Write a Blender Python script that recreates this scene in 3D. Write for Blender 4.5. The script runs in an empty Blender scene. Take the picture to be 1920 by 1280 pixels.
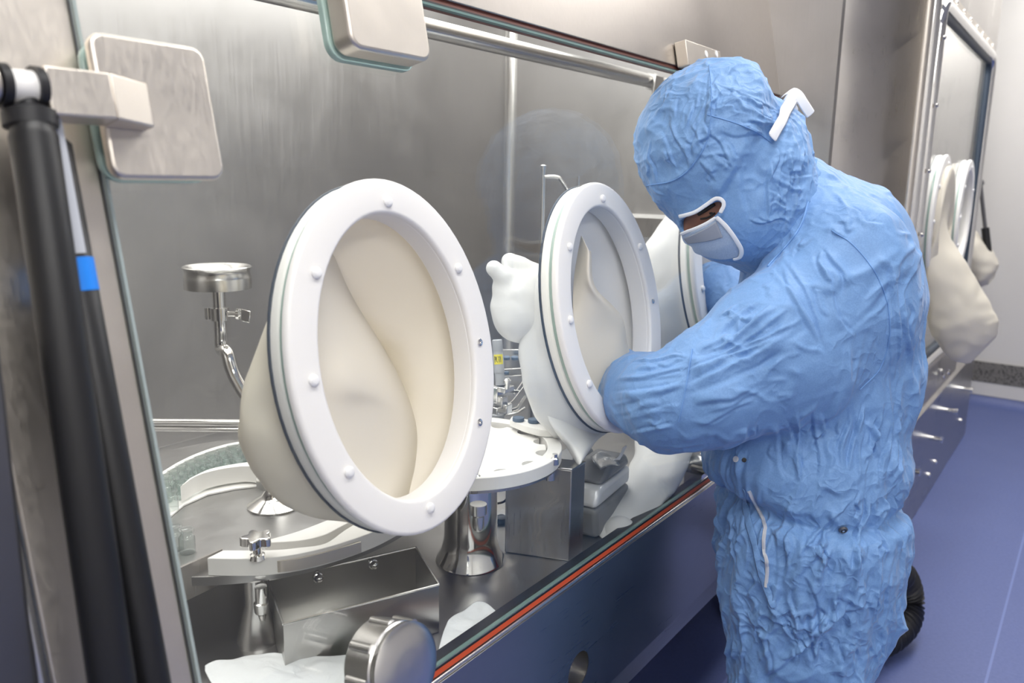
import bpy, bmesh, math, random
import numpy as np
from mathutils import Vector, Matrix
from mathutils.bvhtree import BVHTree
random.seed(4)
S = bpy.context.scene
COL = S.collection

# ------------------------------------------------------------------ camera
F_PX, YAW, PITCH, ROLL = 1503.92, 0.632842, 0.197001, -0.015996
H, DIST, TILT = 1.3471, 0.77227, 0.204189          # eye height, distance to the glass, lean of the glass
fw = np.array([math.cos(YAW)*math.cos(PITCH), math.sin(YAW)*math.cos(PITCH), -math.sin(PITCH)])
r0 = np.array([math.sin(YAW), -math.cos(YAW), 0.0]); d0 = np.cross(fw, r0)
cr, sr = math.cos(ROLL), math.sin(ROLL)
rt, dn = cr*r0 + sr*d0, -sr*r0 + cr*d0
EYE = np.array([0, -DIST, H])
cam = bpy.data.cameras.new('camera'); camo = bpy.data.objects.new('camera', cam); COL.objects.link(camo)
cam.sensor_width = 36.0; cam.lens = 36.0*F_PX/1920.0
cam.clip_start = 0.02; cam.clip_end = 60
M = Matrix.Identity(4)
for i in range(3):
    M[i][0] = rt[i]; M[i][1] = -dn[i]; M[i][2] = -fw[i]; M[i][3] = EYE[i]
camo.matrix_world = M
cam.dof.use_dof = True; cam.dof.focus_distance = 1.33; cam.dof.aperture_fstop = 4.5
S.camera = camo
# ------------------------------------------------------------------ world, lights, exposure
S.view_settings.view_transform = 'Standard'; S.view_settings.look = 'None'
S.view_settings.exposure = 0.17; S.view_settings.gamma = 1.0
S.view_settings.use_curve_mapping = False
S.cycles.transparent_max_bounces = 64
W = bpy.data.worlds.new('world'); S.world = W; W.use_nodes = True
W.node_tree.nodes['Background'].inputs[0].default_value = (1.0, 0.98, 0.95, 1)
W.node_tree.nodes['Background'].inputs[1].default_value = 0.15

def area(name, loc, size, power, rot=(0, 0, 0), color=(1, 1, 1)):
    l = bpy.data.lights.new(name, 'AREA'); l.shape = 'RECTANGLE'; l.size, l.size_y = size
    l.energy = power; l.color = color
    o = bpy.data.objects.new(name, l); o.location = loc; o.rotation_euler = rot; COL.objects.link(o)
    return o
area('chamber_light', (1.15, 0.56, 2.02), (2.2, 0.75), 26, color=(1, 0.985, 0.96))
for x, y, p in ((0.2, -0.6, 9), (1.9, -0.6, 10), (3.6, -0.6, 14), (-0.2, -2.2, 17), (-1.5, -2.2, 8), (5.0, -0.6, 11)):
    area('room_light', (x, y, 2.775), (1.2, 0.5), p, color=(1, 0.98, 0.95))

area('chamber_light', (3.5, 0.15, 2.34), (1.2, 0.4), 26, color=(1, 0.985, 0.96))  # unseen lamp added inside the next isolator to brighten its window
# ------------------------------------------------------------------ measuring helpers
A = np.array
def ray(x, y): return fw + (x-960)/F_PX*rt + (y-640)/F_PX*dn
def at(x, y, d): return EYE + ray(x, y)*d
def onp(x, y, P, N):
    q = ray(x, y); return EYE + q*((A(P)-EYE)@A(N))/(q@A(N))
def onX(x, y, v): return onp(x, y, (v, 0, 0), (1., 0, 0))
def onY(x, y, v): return onp(x, y, (0, v, 0), (0, 1., 0))
def onZ(x, y, v): return onp(x, y, (0, 0, v), (0, 0, 1.))
GN = A([0, -math.cos(TILT), math.sin(TILT)]); GV = A([0, math.sin(TILT), math.cos(TILT)]); GU = A([1., 0, 0])
G0 = A([0, 0, H])
def g3(u, v, w=0.0): return G0 + u*GU + v*GV + w*GN          # point of the leaning glass plane, w outwards
def onG(x, y, w=0.0):
    P = onp(x, y, G0 + w*GN, GN); return P[0], (P-G0-w*GN)@GV

# ------------------------------------------------------------------ materials
def mat(name, col, rough=0.5, metal=0.0, **kw):
    m = bpy.data.materials.new(name); m.use_nodes = True
    b = m.node_tree.nodes['Principled BSDF']
    b.inputs['Base Color'].default_value = (*col, 1); b.inputs['Roughness'].default_value = rough
    b.inputs['Metallic'].default_value = metal
    for k, v in kw.items(): b.inputs[k.replace('_', ' ')].default_value = v
    return m
def nd(m, t, **kw):
    n = m.node_tree.nodes.new(t)
    for k, v in kw.items(): setattr(n, k, v)
    return n
def lk(m, a, b): m.node_tree.links.new(a, b)
def bsdf(m): return m.node_tree.nodes['Principled BSDF']
def coords(m, scale):
    tc = nd(m, 'ShaderNodeTexCoord'); mp = nd(m, 'ShaderNodeMapping'); mp.inputs['Scale'].default_value = scale
    lk(m, tc.outputs['Object'], mp.inputs['Vector']); return mp.outputs['Vector']
def noise(m, vec, scale, detail=4, rough=0.6, dist=0.0):
    n = nd(m, 'ShaderNodeTexNoise'); n.inputs['Scale'].default_value = scale; n.inputs['Detail'].default_value = detail
    n.inputs['Roughness'].default_value = rough; n.inputs['Distortion'].default_value = dist
    lk(m, vec, n.inputs['Vector']); return n.outputs['Fac']
def ramp(m, fac, stops):
    r = nd(m, 'ShaderNodeValToRGB'); e = r.color_ramp.elements
    while len(e) < len(stops): e.new(0.5)
    for x, (p, c) in zip(e, stops): x.position = p; x.color = (*c, 1)
    lk(m, fac, r.inputs['Fac']); return r.outputs['Color']
def mrange(m, fac, a, b, lo=0.0, hi=1.0):
    r = nd(m, 'ShaderNodeMapRange'); r.inputs[1].default_value = lo; r.inputs[2].default_value = hi
    r.inputs[3].default_value = a; r.inputs[4].default_value = b
    lk(m, fac, r.inputs[0]); return r.outputs[0]
def bump(m, h, strength, dist=0.002):
    b = nd(m, 'ShaderNodeBump'); b.inputs['Strength'].default_value = strength; b.inputs['Distance'].default_value = dist
    lk(m, h, b.inputs['Height']); lk(m, b.outputs['Normal'], bsdf(m).inputs['Normal']); return b

def steel(name, col, rough, stretch=(60, 60, 1.2), var=0.08, bs=0.05):
    m = mat(name, col, rough, 1.0)
    v = coords(m, stretch); f = noise(m, v, 6, 5)
    v2 = coords(m, (1, 1, 1)); f2 = noise(m, v2, 3.5, 5, 0.6, 0.4)
    ad = nd(m, 'ShaderNodeMath', operation='ADD'); lk(m, f, ad.inputs[0]); lk(m, f2, ad.inputs[1])
    lk(m, mrange(m, ad.outputs[0], rough-var, rough+var, 0.7, 1.3), bsdf(m).inputs['Roughness'])
    c = A(col)
    lk(m, ramp(m, f2, [(0.3, tuple(c*0.92)), (0.7, tuple(np.minimum(c*1.07, 1)))]), bsdf(m).inputs['Base Color'])
    bump(m, f, bs, 0.0006)
    return m
M_steel = steel('brushed_steel', (0.50, 0.475, 0.45), 0.33)
M_steelx = steel('brushed_steel_level', (0.40, 0.39, 0.385), 0.30, (1.2, 60, 60), var=0.04, bs=0.004)
M_front = steel('satin_front_steel', (0.50, 0.46, 0.42), 0.40)
M_frame = steel('satin_plate_steel', (0.72, 0.665, 0.59), 0.42, bs=0.02)
M_wall_in = steel('chamber_steel', (0.46, 0.447, 0.437), 0.44, (40, 40, 1.0))
M_deck = steel('deck_steel', (0.45, 0.445, 0.44), 0.36, (4, 4, 4), bs=0.02)
M_chrome = mat('chrome', (0.80, 0.79, 0.77), 0.08, 1.0)
M_bin = mat('bin_steel', (0.52, 0.51, 0.49), 0.30, 1.0)
M_satin = mat('satin_metal', (0.68, 0.67, 0.65), 0.25, 1.0)
M_dark = mat('dark_metal', (0.16, 0.16, 0.17), 0.4, 0.8)
M_white = mat('white_plastic', (0.87, 0.855, 0.825), 0.38, 0.0, Subsurface_Weight=0.15, Subsurface_Radius=(0.01, 0.01, 0.01))
M_cap = mat('white_cap', (0.88, 0.875, 0.86), 0.3)
M_black = mat('black_rubber', (0.012, 0.012, 0.014), 0.45)
M_strut = mat('black_strut', (0.010, 0.010, 0.011), 0.42)
M_gasket = mat('dark_blue_gasket', (0.03, 0.045, 0.07), 0.5)
M_red = mat('red_seal', (0.55, 0.075, 0.02), 0.5)
M_redb = mat('dark_red_seal', (0.13, 0.035, 0.022), 0.5)
M_tape = mat('blue_tape', (0.01, 0.24, 0.85), 0.5)
M_label = mat('grey_label', (0.5, 0.52, 0.56), 0.5)
M_yellow = mat('yellow_label', (0.85, 0.75, 0.05), 0.5)
M_ink = mat('black_ink', (0.02, 0.02, 0.02), 0.6)
M_redink = mat('red_ink', (0.55, 0.06, 0.08), 0.6)
M_paper = mat('white_paper', (0.85, 0.86, 0.88), 0.6)
M_grey = mat('grey_plastic', (0.42, 0.43, 0.45), 0.4)
M_devdark = mat('device_grey', (0.20, 0.205, 0.215), 0.38)
M_devsilver = mat('device_silver', (0.72, 0.73, 0.75), 0.35, 0.3)
M_stopper = mat('blue_grey_stopper', (0.10, 0.14, 0.20), 0.5)
M_skin = mat('skin', (0.23, 0.10, 0.065), 0.5, 0, Subsurface_Weight=0.1)
M_hair = mat('dark_hair', (0.015, 0.012, 0.011), 0.6)
M_wash = mat('green_glass_disc', (0.50, 0.66, 0.60), 0.15, 0, Transmission_Weight=0.35)

M_wipe = mat('white_wipe', (0.88, 0.90, 0.91), 0.8)
bump(M_wipe, noise(M_wipe, coords(M_wipe, (1, 1, 1)), 45, 6, 0.6, 0.8), 0.6, 0.004)

def rubber(name, col, rough=0.42, trans=0.25):
    m = mat(name, col, rough)
    b = bsdf(m); tr = nd(m, 'ShaderNodeBsdfTranslucent'); tr.inputs[0].default_value = (*col, 1)
    mx = nd(m, 'ShaderNodeMixShader'); mx.inputs[0].default_value = trans
    out = m.node_tree.nodes['Material Output']
    lk(m, b.outputs[0], mx.inputs[1]); lk(m, tr.outputs[0], mx.inputs[2]); lk(m, mx.outputs[0], out.inputs[0])
    bump(m, noise(m, coords(m, (1, 1, 1)), 9, 3, 0.5, 0.3), 0.25, 0.01)
    return m
M_sleeve = rubber('cream_rubber', (0.90, 0.855, 0.755), 0.42, 0.32)
M_glove = rubber('white_rubber', (0.87, 0.87, 0.86), 0.35, 0.15)

def fabric(name, c0, c1, wr=1.0, calm=0.5):
    m = mat(name, c0, 0.62, 0, Sheen_Weight=0.2, Sheen_Roughness=0.4)
    v = coords(m, (1, 1, 1))
    n0 = nd(m, 'ShaderNodeTexNoise'); n0.inputs['Scale'].default_value = 16; n0.inputs['Detail'].default_value = 2
    lk(m, v, n0.inputs['Vector'])
    mixv = nd(m, 'ShaderNodeMix', data_type='VECTOR'); mixv.inputs[0].default_value = 0.05
    lk(m, v, mixv.inputs[4]); lk(m, n0.outputs['Color'], mixv.inputs[5])
    s = None        # folded facets: sharp valleys where a slow noise crosses its middle, sloping panels between
    for sc, w_ in ((13, 3.0), (27, 2.2), (58, 1.2)):
        n = noise(m, mixv.outputs[1], sc, 0.0, 0.4, 0.3)
        d = nd(m, 'ShaderNodeMath', operation='SUBTRACT'); d.inputs[1].default_value = 0.5; lk(m, n, d.inputs[0])
        ab = nd(m, 'ShaderNodeMath', operation='ABSOLUTE'); lk(m, d.outputs[0], ab.inputs[0])
        mu = nd(m, 'ShaderNodeMath', operation='MULTIPLY'); lk(m, ab.outputs[0], mu.inputs[0]); mu.inputs[1].default_value = -w_
        if s is None: s = mu.outputs[0]
        else:
            ad = nd(m, 'ShaderNodeMath', operation='ADD'); lk(m, s, ad.inputs[0]); lk(m, mu.outputs[0], ad.inputs[1]); s = ad.outputs[0]
    # calmer cloth over the stretched shoulders and in patches, more crumpled towards the legs
    sz = nd(m, 'ShaderNodeSeparateXYZ'); lk(m, v, sz.inputs[0])
    hi = mrange(m, sz.outputs['Z'], 1.0, calm, 0.75, 1.05)
    pt = mrange(m, noise(m, v, 5.5, 1), 0.25, 1.0, 0.40, 0.58)
    am = nd(m, 'ShaderNodeMath', operation='MULTIPLY'); lk(m, hi, am.inputs[0]); lk(m, pt, am.inputs[1])
    hm = nd(m, 'ShaderNodeMath', operation='MULTIPLY'); lk(m, s, hm.inputs[0]); lk(m, am.outputs[0], hm.inputs[1])
    bump(m, hm.outputs[0], 0.85*wr, 0.0055)
    wv = noise(m, v, 420, 2, 0.5)
    lk(m, ramp(m, wv, [(0.35, c0), (0.65, c1)]), bsdf(m).inputs['Base Color'])
    return m
M_suit = fabric('blue_coverall_cloth', (0.160, 0.315, 0.600), (0.190, 0.355, 0.650))
M_hood = fabric('blue_hood_cloth', (0.170, 0.33, 0.615), (0.200, 0.37, 0.665), 0.9, 1.0)
M_mask = fabric('pale_mask_cloth', (0.36, 0.46, 0.62), (0.42, 0.52, 0.68), 0.35)
M_flap = mat('grey_mask_flap', (0.30, 0.33, 0.40), 0.7)
M_strap = mat('white_cotton', (0.82, 0.84, 0.88), 0.7)
M_seam = mat('stitch_blue', (0.17, 0.34, 0.66), 0.7)

def thin_glass(name, tint, spec=1.0, haze=0.0):
    m = bpy.data.materials.new(name); m.use_nodes = True
    nt = m.node_tree; nt.nodes.remove(nt.nodes['Principled BSDF']); out = nt.nodes['Material Output']
    t = nd(m, 'ShaderNodeBsdfTransparent'); t.inputs[0].default_value = (*tint, 1)
    g = nd(m, 'ShaderNodeBsdfGlossy'); g.inputs['Roughness'].default_value = 0.01
    lw = nd(m, 'ShaderNodeLayerWeight'); lw.inputs[0].default_value = 0.5      # Schlick reflectance, the same from both sides
    pw = nd(m, 'ShaderNodeMath', operation='POWER'); pw.inputs[1].default_value = 5.0; lk(m, lw.outputs['Facing'], pw.inputs[0])
    sc = nd(m, 'ShaderNodeMath', operation='MULTIPLY_ADD'); sc.inputs[1].default_value = 0.96; sc.inputs[2].default_value = 0.04
    lk(m, pw.outputs[0], sc.inputs[0])
    mu = nd(m, 'ShaderNodeMath', operation='MULTIPLY'); mu.inputs[1].default_value = spec; lk(m, sc.outputs[0], mu.inputs[0])
    mx = nd(m, 'ShaderNodeMixShader'); lk(m, mu.outputs[0], mx.inputs[0])
    lk(m, t.outputs[0], mx.inputs[1]); lk(m, g.outputs[0], mx.inputs[2]); last = mx
    if haze:
        df = nd(m, 'ShaderNodeBsdfDiffuse'); df.inputs[0].default_value = (0.9, 0.92, 0.95, 1)
        m2 = nd(m, 'ShaderNodeMixShader'); m2.inputs[0].default_value = haze
        lk(m, last.outputs[0], m2.inputs[1]); lk(m, df.outputs[0], m2.inputs[2]); last = m2
    lk(m, last.outputs[0], out.inputs[0])
    return m
M_pane = thin_glass('window_glass', (0.985, 0.995, 0.99), 1.2)
M_edge = mat('green_glass_edge', (0.16, 0.25, 0.23), 0.2)
M_edge2 = mat('grey_glass_edge', (0.36, 0.42, 0.41), 0.2)
M_vial = thin_glass('vial_glass', (0.955, 0.975, 0.968), 2.0, 0.03)
M_pane2 = thin_glass('far_window_glass', (0.97, 0.98, 0.975), 1.0)
M_film = thin_glass('clear_film', (0.95, 0.96, 0.97), 2.0, 0.12)

M_floor = mat('blue_vinyl_floor', (0.10, 0.13, 0.31), 0.45)
v = coords(M_floor, (1, 1, 1)); f = noise(M_floor, v, 90, 5, 0.7)
c1 = ramp(M_floor, f, [(0.3, (0.088, 0.119, 0.292)), (0.7, (0.113, 0.148, 0.35))])
# welded joints between the vinyl sheets: pale thin lines every 0.62 m
sx = nd(M_floor, 'ShaderNodeSeparateXYZ'); lk(M_floor, v, sx.inputs[0])
md = nd(M_floor, 'ShaderNodeMath', operation='PINGPONG'); md.inputs[1].default_value = 0.29
of = nd(M_floor, 'ShaderNodeMath', operation='ADD'); of.inputs[1].default_value = 0.66
lk(M_floor, sx.outputs['Y'], of.inputs[0]); lk(M_floor, of.outputs[0], md.inputs[0])
lt = nd(M_floor, 'ShaderNodeMath', operation='LESS_THAN'); lt.inputs[1].default_value = 0.0035; lk(M_floor, md.outputs[0], lt.inputs[0])
mc = nd(M_floor, 'ShaderNodeMix', data_type='RGBA'); lk(M_floor, lt.outputs[0], mc.inputs[0])
lk(M_floor, c1, mc.inputs[6]); mc.inputs[7].default_value = (0.16, 0.21, 0.46, 1)
lk(M_floor, mc.outputs[2], bsdf(M_floor).inputs['Base Color'])
lk(M_floor, mrange(M_floor, noise(M_floor, v, 3, 4), 0.42, 0.55), bsdf(M_floor).inputs['Roughness'])
M_wall = mat('warm_white_wall', (0.74, 0.72, 0.69), 0.55)
lk(M_wall, ramp(M_wall, noise(M_wall, coords(M_wall, (1, 1, 1)), 2.0, 3), [(0.3, (0.72, 0.70, 0.67)), (0.7, (0.76, 0.74, 0.71))]), bsdf(M_wall).inputs['Base Color'])
M_ceil = mat('white_ceiling', (0.82, 0.82, 0.80), 0.6)
M_vent = mat('perforated_grille', (0.10, 0.095, 0.09), 0.5)
vv = nd(M_vent, 'ShaderNodeTexVoronoi'); vv.inputs['Scale'].default_value = 75
lk(M_vent, coords(M_vent, (1, 1, 1)), vv.inputs['Vector'])
lk(M_vent, ramp(M_vent, vv.outputs['Distance'], [(0.25, (0.045, 0.042, 0.04)), (0.5, (0.20, 0.19, 0.175))]), bsdf(M_vent).inputs['Base Color'])
M_lamp = bpy.data.materials.new('lamp_diffuser'); M_lamp.use_nodes = True
bsdf(M_lamp).inputs['Emission Color'].default_value = (1, 0.98, 0.95, 1); bsdf(M_lamp).inputs['Emission Strength'].default_value = 5.0

# ------------------------------------------------------------------ mesh helpers
class MB:
    def __init__(s): s.v = []; s.f = []
    def add(s, V, Fs):
        n = len(s.v); s.v += [tuple(map(float, p)) for p in V]; s.f += [tuple(i+n for i in f) for f in Fs]; return s
def frame_of(d):
    d = A(d, float); d = d/np.linalg.norm(d); a = A([0, 0, 1.]) if abs(d[2]) < .9 else A([1., 0, 0])
    x = np.cross(a, d); x /= np.linalg.norm(x); return x, np.cross(d, x), d
def grid_faces(nr, nc, closed=True):
    Fs = []
    for i in range(nr-1):
        for j in range(nc if closed else nc-1):
            k = (j+1) % nc; Fs.append((i*nc+j, i*nc+k, (i+1)*nc+k, (i+1)*nc+j))
    return Fs
def lathe(prof, base, axis=(0, 0, 1), n=40, cap=True):
    """prof: (radius, height along the axis) from one end to the other"""
    x, y, z = frame_of(axis); V = []
    for r, h in prof:
        for k in range(n):
            a = 2*math.pi*k/n; V.append(A(base)+z*h+(x*math.cos(a)+y*math.sin(a))*r)
    Fs = grid_faces(len(prof), n)
    if cap: Fs += [tuple(range(n-1, -1, -1)), tuple((len(prof)-1)*n+k for k in range(n))]
    return V, Fs
def tube(P, r, n=16, cap=True):
    P = [A(p, float) for p in P]; V = []
    rs = r if hasattr(r, '__len__') else [r]*len(P)
    T = [P[min(i+1, len(P)-1)]-P[max(i-1, 0)] for i in range(len(P))]
    x, y, _ = frame_of(T[0])
    for p, t, q in zip(P, T, rs):
        t = t/np.linalg.norm(t); x = x-t*(x@t); x /= np.linalg.norm(x); y = np.cross(t, x)
        for k in range(n):
            a = 2*math.pi*k/n; V.append(p+(x*math.cos(a)+y*math.sin(a))*q)
    Fs = grid_faces(len(P), n)
    if cap: Fs += [tuple(range(n-1, -1, -1)), tuple((len(P)-1)*n+k for k in range(n))]
    return V, Fs
def spline(P, k=8):
    P = [A(p, float) for p in P]; Q = [2*P[0]-P[1]]+P+[2*P[-1]-P[-2]]; out = []
    for i in range(1, len(Q)-2):
        for j in range(k):
            t = j/k; a, b, c, d = Q[i-1:i+3]
            out.append(.5*((2*b)+(c-a)*t+(2*a-5*b+4*c-d)*t*t+(3*b-a-3*c+d)*t**3))
    out.append(P[-1]); return out
def hexa(P):            # 8 corners: bottom loop then top loop
    return list(P), [(3, 2, 1, 0), (4, 5, 6, 7), (0, 1, 5, 4), (1, 2, 6, 5), (2, 3, 7, 6), (3, 0, 4, 7)]
def box(lo, hi):
    (a, b, c), (d, e, f_) = lo, hi
    return hexa([(a, b, c), (d, b, c), (d, e, c), (a, e, c), (a, b, f_), (d, b, f_), (d, e, f_), (a, e, f_)])
def gbox(u0, u1, v0, v1, w0, w1):
    return hexa([g3(u0, v0, w0), g3(u1, v0, w0), g3(u1, v0, w1), g3(u0, v0, w1), g3(u0, v1, w0), g3(u1, v1, w0), g3(u1, v1, w1), g3(u0, v1, w1)])
def prism(loop, vec):   # closed loop of points pushed along vec
    n = len(loop); V = [A(p) for p in loop]+[A(p)+A(vec) for p in loop]
    return V, [tuple(range(n-1, -1, -1)), tuple(range(n, 2*n))]+[(i, (i+1) % n, n+(i+1) % n, n+i) for i in range(n)]
def rrect(cx, cy, hx, hy, r, n=6):
    out = []
    for sx, sy, a0 in ((1, 1, 0), (-1, 1, 90), (-1, -1, 180), (1, -1, 270)):
        for k in range(n+1):
            a = math.radians(a0+90*k/n); out.append((cx+sx*(hx-r)+r*math.cos(a), cy+sy*(hy-r)+r*math.sin(a)))
    return out
def obj(name, geo, m, root=None, bevel=0, smooth=True, sub=0, solid=0, angle=40):
    if isinstance(geo, MB): V, Fs = geo.v, geo.f
    else: V, Fs = geo
    off = A(root['_w']) if root is not None else np.zeros(3)
    me = bpy.data.meshes.new(name)
    if isinstance(Fs, np.ndarray): me.from_pydata((A(V)-off).tolist(), [], Fs.tolist())
    else:
        me.from_pydata([tuple(A(p)-off) for p in V], [], [tuple(f) for f in Fs]); me.validate()
        bm = bmesh.new(); bm.from_mesh(me); bmesh.ops.recalc_face_normals(bm, faces=bm.faces); bm.to_mesh(me); bm.free()
    o = bpy.data.objects.new(name, me); COL.objects.link(o); me.materials.append(m)
    if root is not None: o.parent = root
    o['_w'] = [0.0, 0.0, 0.0] if root is None else list(map(float, off))
    if solid:
        md_ = o.modifiers.new('s', 'SOLIDIFY'); md_.thickness = solid; md_.offset = 0
    if bevel:
        b = o.modifiers.new('b', 'BEVEL'); b.width = bevel; b.segments = 3; b.limit_method = 'ANGLE'; b.angle_limit = math.radians(35)
    if sub:
        s_ = o.modifiers.new('d', 'SUBSURF'); s_.levels = s_.render_levels = sub
    if smooth:
        for p in me.polygons: p.use_smooth = True
        if not sub and angle < 180:
            try: me.set_sharp_from_angle(angle=math.radians(angle))
            except Exception: pass
    return o
def thing(name, label, cat, loc, group=None):
    o = bpy.data.objects.new(name, None); COL.objects.link(o); o.empty_display_size = 0.05
    o.location = tuple(map(float, loc)); o['_w'] = list(map(float, loc)); tag(o, label, cat, group); return o
def tag(o, label, cat, group=None, kind=None):
    if label: o['label'] = label
    if cat: o['category'] = cat
    if group: o['group'] = group
    if kind: o['kind'] = kind
    return o
def setorigin(o, loc):
    loc = Vector(tuple(map(float, loc))); o.data.transform(Matrix.Translation(-loc)); o.location = loc; return o
def struct(name, geo, m, **kw):
    o = obj(name, geo, m, **kw); o['kind'] = 'structure'; return o
def copy_tree(o, loc, label=None, group=None):
    c = o.copy(); COL.objects.link(c); c.location = tuple(map(float, loc)); c['_w'] = list(map(float, loc))
    if label: c['label'] = label
    if group: c['group'] = group
    for ch in list(o.children):
        d = ch.copy(); COL.objects.link(d); d.parent = c; d['_w'] = list(map(float, loc))
        for g in list(ch.children):
            e = g.copy(); COL.objects.link(e); e.parent = d
    return c

# vectorised gradient noise and signed-distance modelling for cloth, body and gloves
def _grad(ix, iy, iz, dx, dy, dz):
    h = (ix*374761393 + iy*668265263 + iz*2147483647) & 0xffffffff
    h = ((h ^ (h >> 13))*1274126177) & 0xffffffff; h = h ^ (h >> 16)
    a = (h & 0xffff)/65536.0*2*math.pi; z = ((h >> 16) & 0xffff)/32768.0-1
    q = np.sqrt(np.maximum(0, 1-z*z)); return dx*q*np.cos(a)+dy*q*np.sin(a)+dz*z
def perlin(P):
    I = np.floor(P).astype(np.int64); f_ = P-I; u = f_*f_*f_*(f_*(f_*6-15)+10); out = 0
    for a in (0, 1):
        for b in (0, 1):
            for c in (0, 1):
                w_ = (u[:, 0] if a else 1-u[:, 0])*(u[:, 1] if b else 1-u[:, 1])*(u[:, 2] if c else 1-u[:, 2])
                out = out + w_*_grad(I[:, 0]+a, I[:, 1]+b, I[:, 2]+c, f_[:, 0]-a, f_[:, 1]-b, f_[:, 2]-c)
    return out
def ridge(P, p=3):
    return np.maximum(0, 1-np.abs(perlin(P))*2.6)**p
def crease(P, w, mk=0.0, soft=.15):      # thin cloth creases along the zero lines of a noise, broken up by another
    n = perlin(P); return np.exp(-(n/w)**2)*np.clip((perlin(P*.8+57)-mk)/soft, 0, 1)
def smin(a, b, k):
    h = np.maximum(k-np.abs(a-b), 0)/k; return np.minimum(a, b)-h*h*k*.25
def sd_cone(P, a, b, ra, rb):          # round cone
    ba = A(b)-A(a); L = max(ba@ba, 1e-9); t = np.clip(((P-A(a, np.float32))@ba.astype(np.float32))/L, 0, 1)
    q = P-(A(a)+np.outer(t, ba)).astype(np.float32)
    return np.sqrt((q*q).sum(1))-(ra+(rb-ra)*t)
def sd_ell(P, c, R, axes=None):
    q = P-A(c); q = q@(axes.T if axes is not None else np.eye(3)); R = A(R)
    k0 = np.sqrt(((q/R)**2).sum(1)); k1 = np.sqrt(((q/(R*R))**2).sum(1)); return k0*(k0-1)/np.maximum(k1, 1e-6)
def nets(fn, lo, hi, h):
    n = np.ceil((A(hi)-A(lo))/h).astype(int)+1
    ax = [lo[i]+h*np.arange(n[i]) for i in range(3)]
    D = np.empty(n, np.float32); yy, zz = np.meshgrid(ax[1], ax[2], indexing='ij')
    st = 24
    for i in range(0, n[0], st):
        xs = ax[0][i:i+st]; k = len(xs)
        P = np.empty((k, n[1], n[2], 3), np.float32); P[..., 0] = xs[:, None, None]; P[..., 1] = yy; P[..., 2] = zz
        D[i:i+st] = fn(P.reshape(-1, 3)).reshape(k, n[1], n[2])
    ins = D < 0; c = n-1
    cnt = np.zeros(c, np.int32); acc = np.zeros((*c, 3), np.float32)
    sl = lambda o: tuple(slice(o[i], o[i]+c[i]) for i in range(3))
    cor = [(a, b, d) for a in (0, 1) for b in (0, 1) for d in (0, 1)]
    for p in cor:
        for k in range(3):
            if p[k] == 0:
                q = list(p); q[k] = 1; d1, d2 = D[sl(p)], D[sl(q)]; m_ = (d1 < 0) != (d2 < 0)
                t = np.where(m_, d1/np.where(m_, d1-d2, 1), 0)
                for j in range(3): acc[..., j] += np.where(m_, p[j]+(t if j == k else 0), 0)
                cnt += m_
    act = cnt > 0; idx = -np.ones(c, np.int64); idx[act] = np.arange(act.sum())
    V = A(lo)+h*(np.argwhere(act)+acc[act]/cnt[act][:, None]); Fs = []
    for k in range(3):
        e = [0, 0, 0]; e[k] = 1; a_, b_ = (k+1) % 3, (k+2) % 3
        S0 = [slice(1, n[i]-1) for i in range(3)]; S0[k] = slice(0, n[k]-1)
        S1 = list(S0); S1[k] = slice(1, n[k])
        i0, i1 = ins[tuple(S0)], ins[tuple(S1)]
        for flip in (False, True):
            W_ = np.argwhere((i0 & ~i1) if not flip else (~i0 & i1))
            if not len(W_): continue
            base = W_.copy()
            for i in range(3):
                if i != k: base[:, i] += 1
            q = []
            for da, db in ((-1, -1), (0, -1), (0, 0), (-1, 0)):
                g = base.copy(); g[:, a_] += da; g[:, b_] += db; q.append(idx[g[:, 0], g[:, 1], g[:, 2]])
            q = np.stack(q, 1); Fs.append(q if not flip else q[:, ::-1])
    Fs = np.concatenate(Fs); Fs = Fs[(Fs >= 0).all(1)]
    return V, Fs
def relax(V, Fs, it):
    for _ in range(it):
        acc = np.zeros_like(V); cn = np.zeros(len(V))
        for i in range(4):
            for j in (1, 3):
                np.add.at(acc, Fs[:, i], V[Fs[:, (i+j) % 4]]); np.add.at(cn, Fs[:, i], 1)
        V = V*.5+.5*acc/np.maximum(cn, 1)[:, None]
    return V
def vnormals(V, Fs):
    n = np.cross(V[Fs[:, 2]]-V[Fs[:, 0]], V[Fs[:, 3]]-V[Fs[:, 1]]); N = np.zeros_like(V)
    for i in range(4): np.add.at(N, Fs[:, i], n)
    return N/np.maximum(np.linalg.norm(N, axis=1), 1e-12)[:, None]
def quad_split(V, Fs):
    E = np.concatenate([np.sort(Fs[:, [i, (i+1) % 4]], 1) for i in range(4)]); U, inv = np.unique(E, axis=0, return_inverse=True)
    inv = inv.reshape(4, len(Fs)); n = len(V); c0 = n+len(U)
    W_ = np.concatenate([V, V[U].mean(1), V[Fs].mean(1)]); c = c0+np.arange(len(Fs))
    return W_, np.concatenate([np.stack([Fs[:, i], n+inv[i], c, n+inv[(i+3) % 4]], 1) for i in range(4)])
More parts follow.
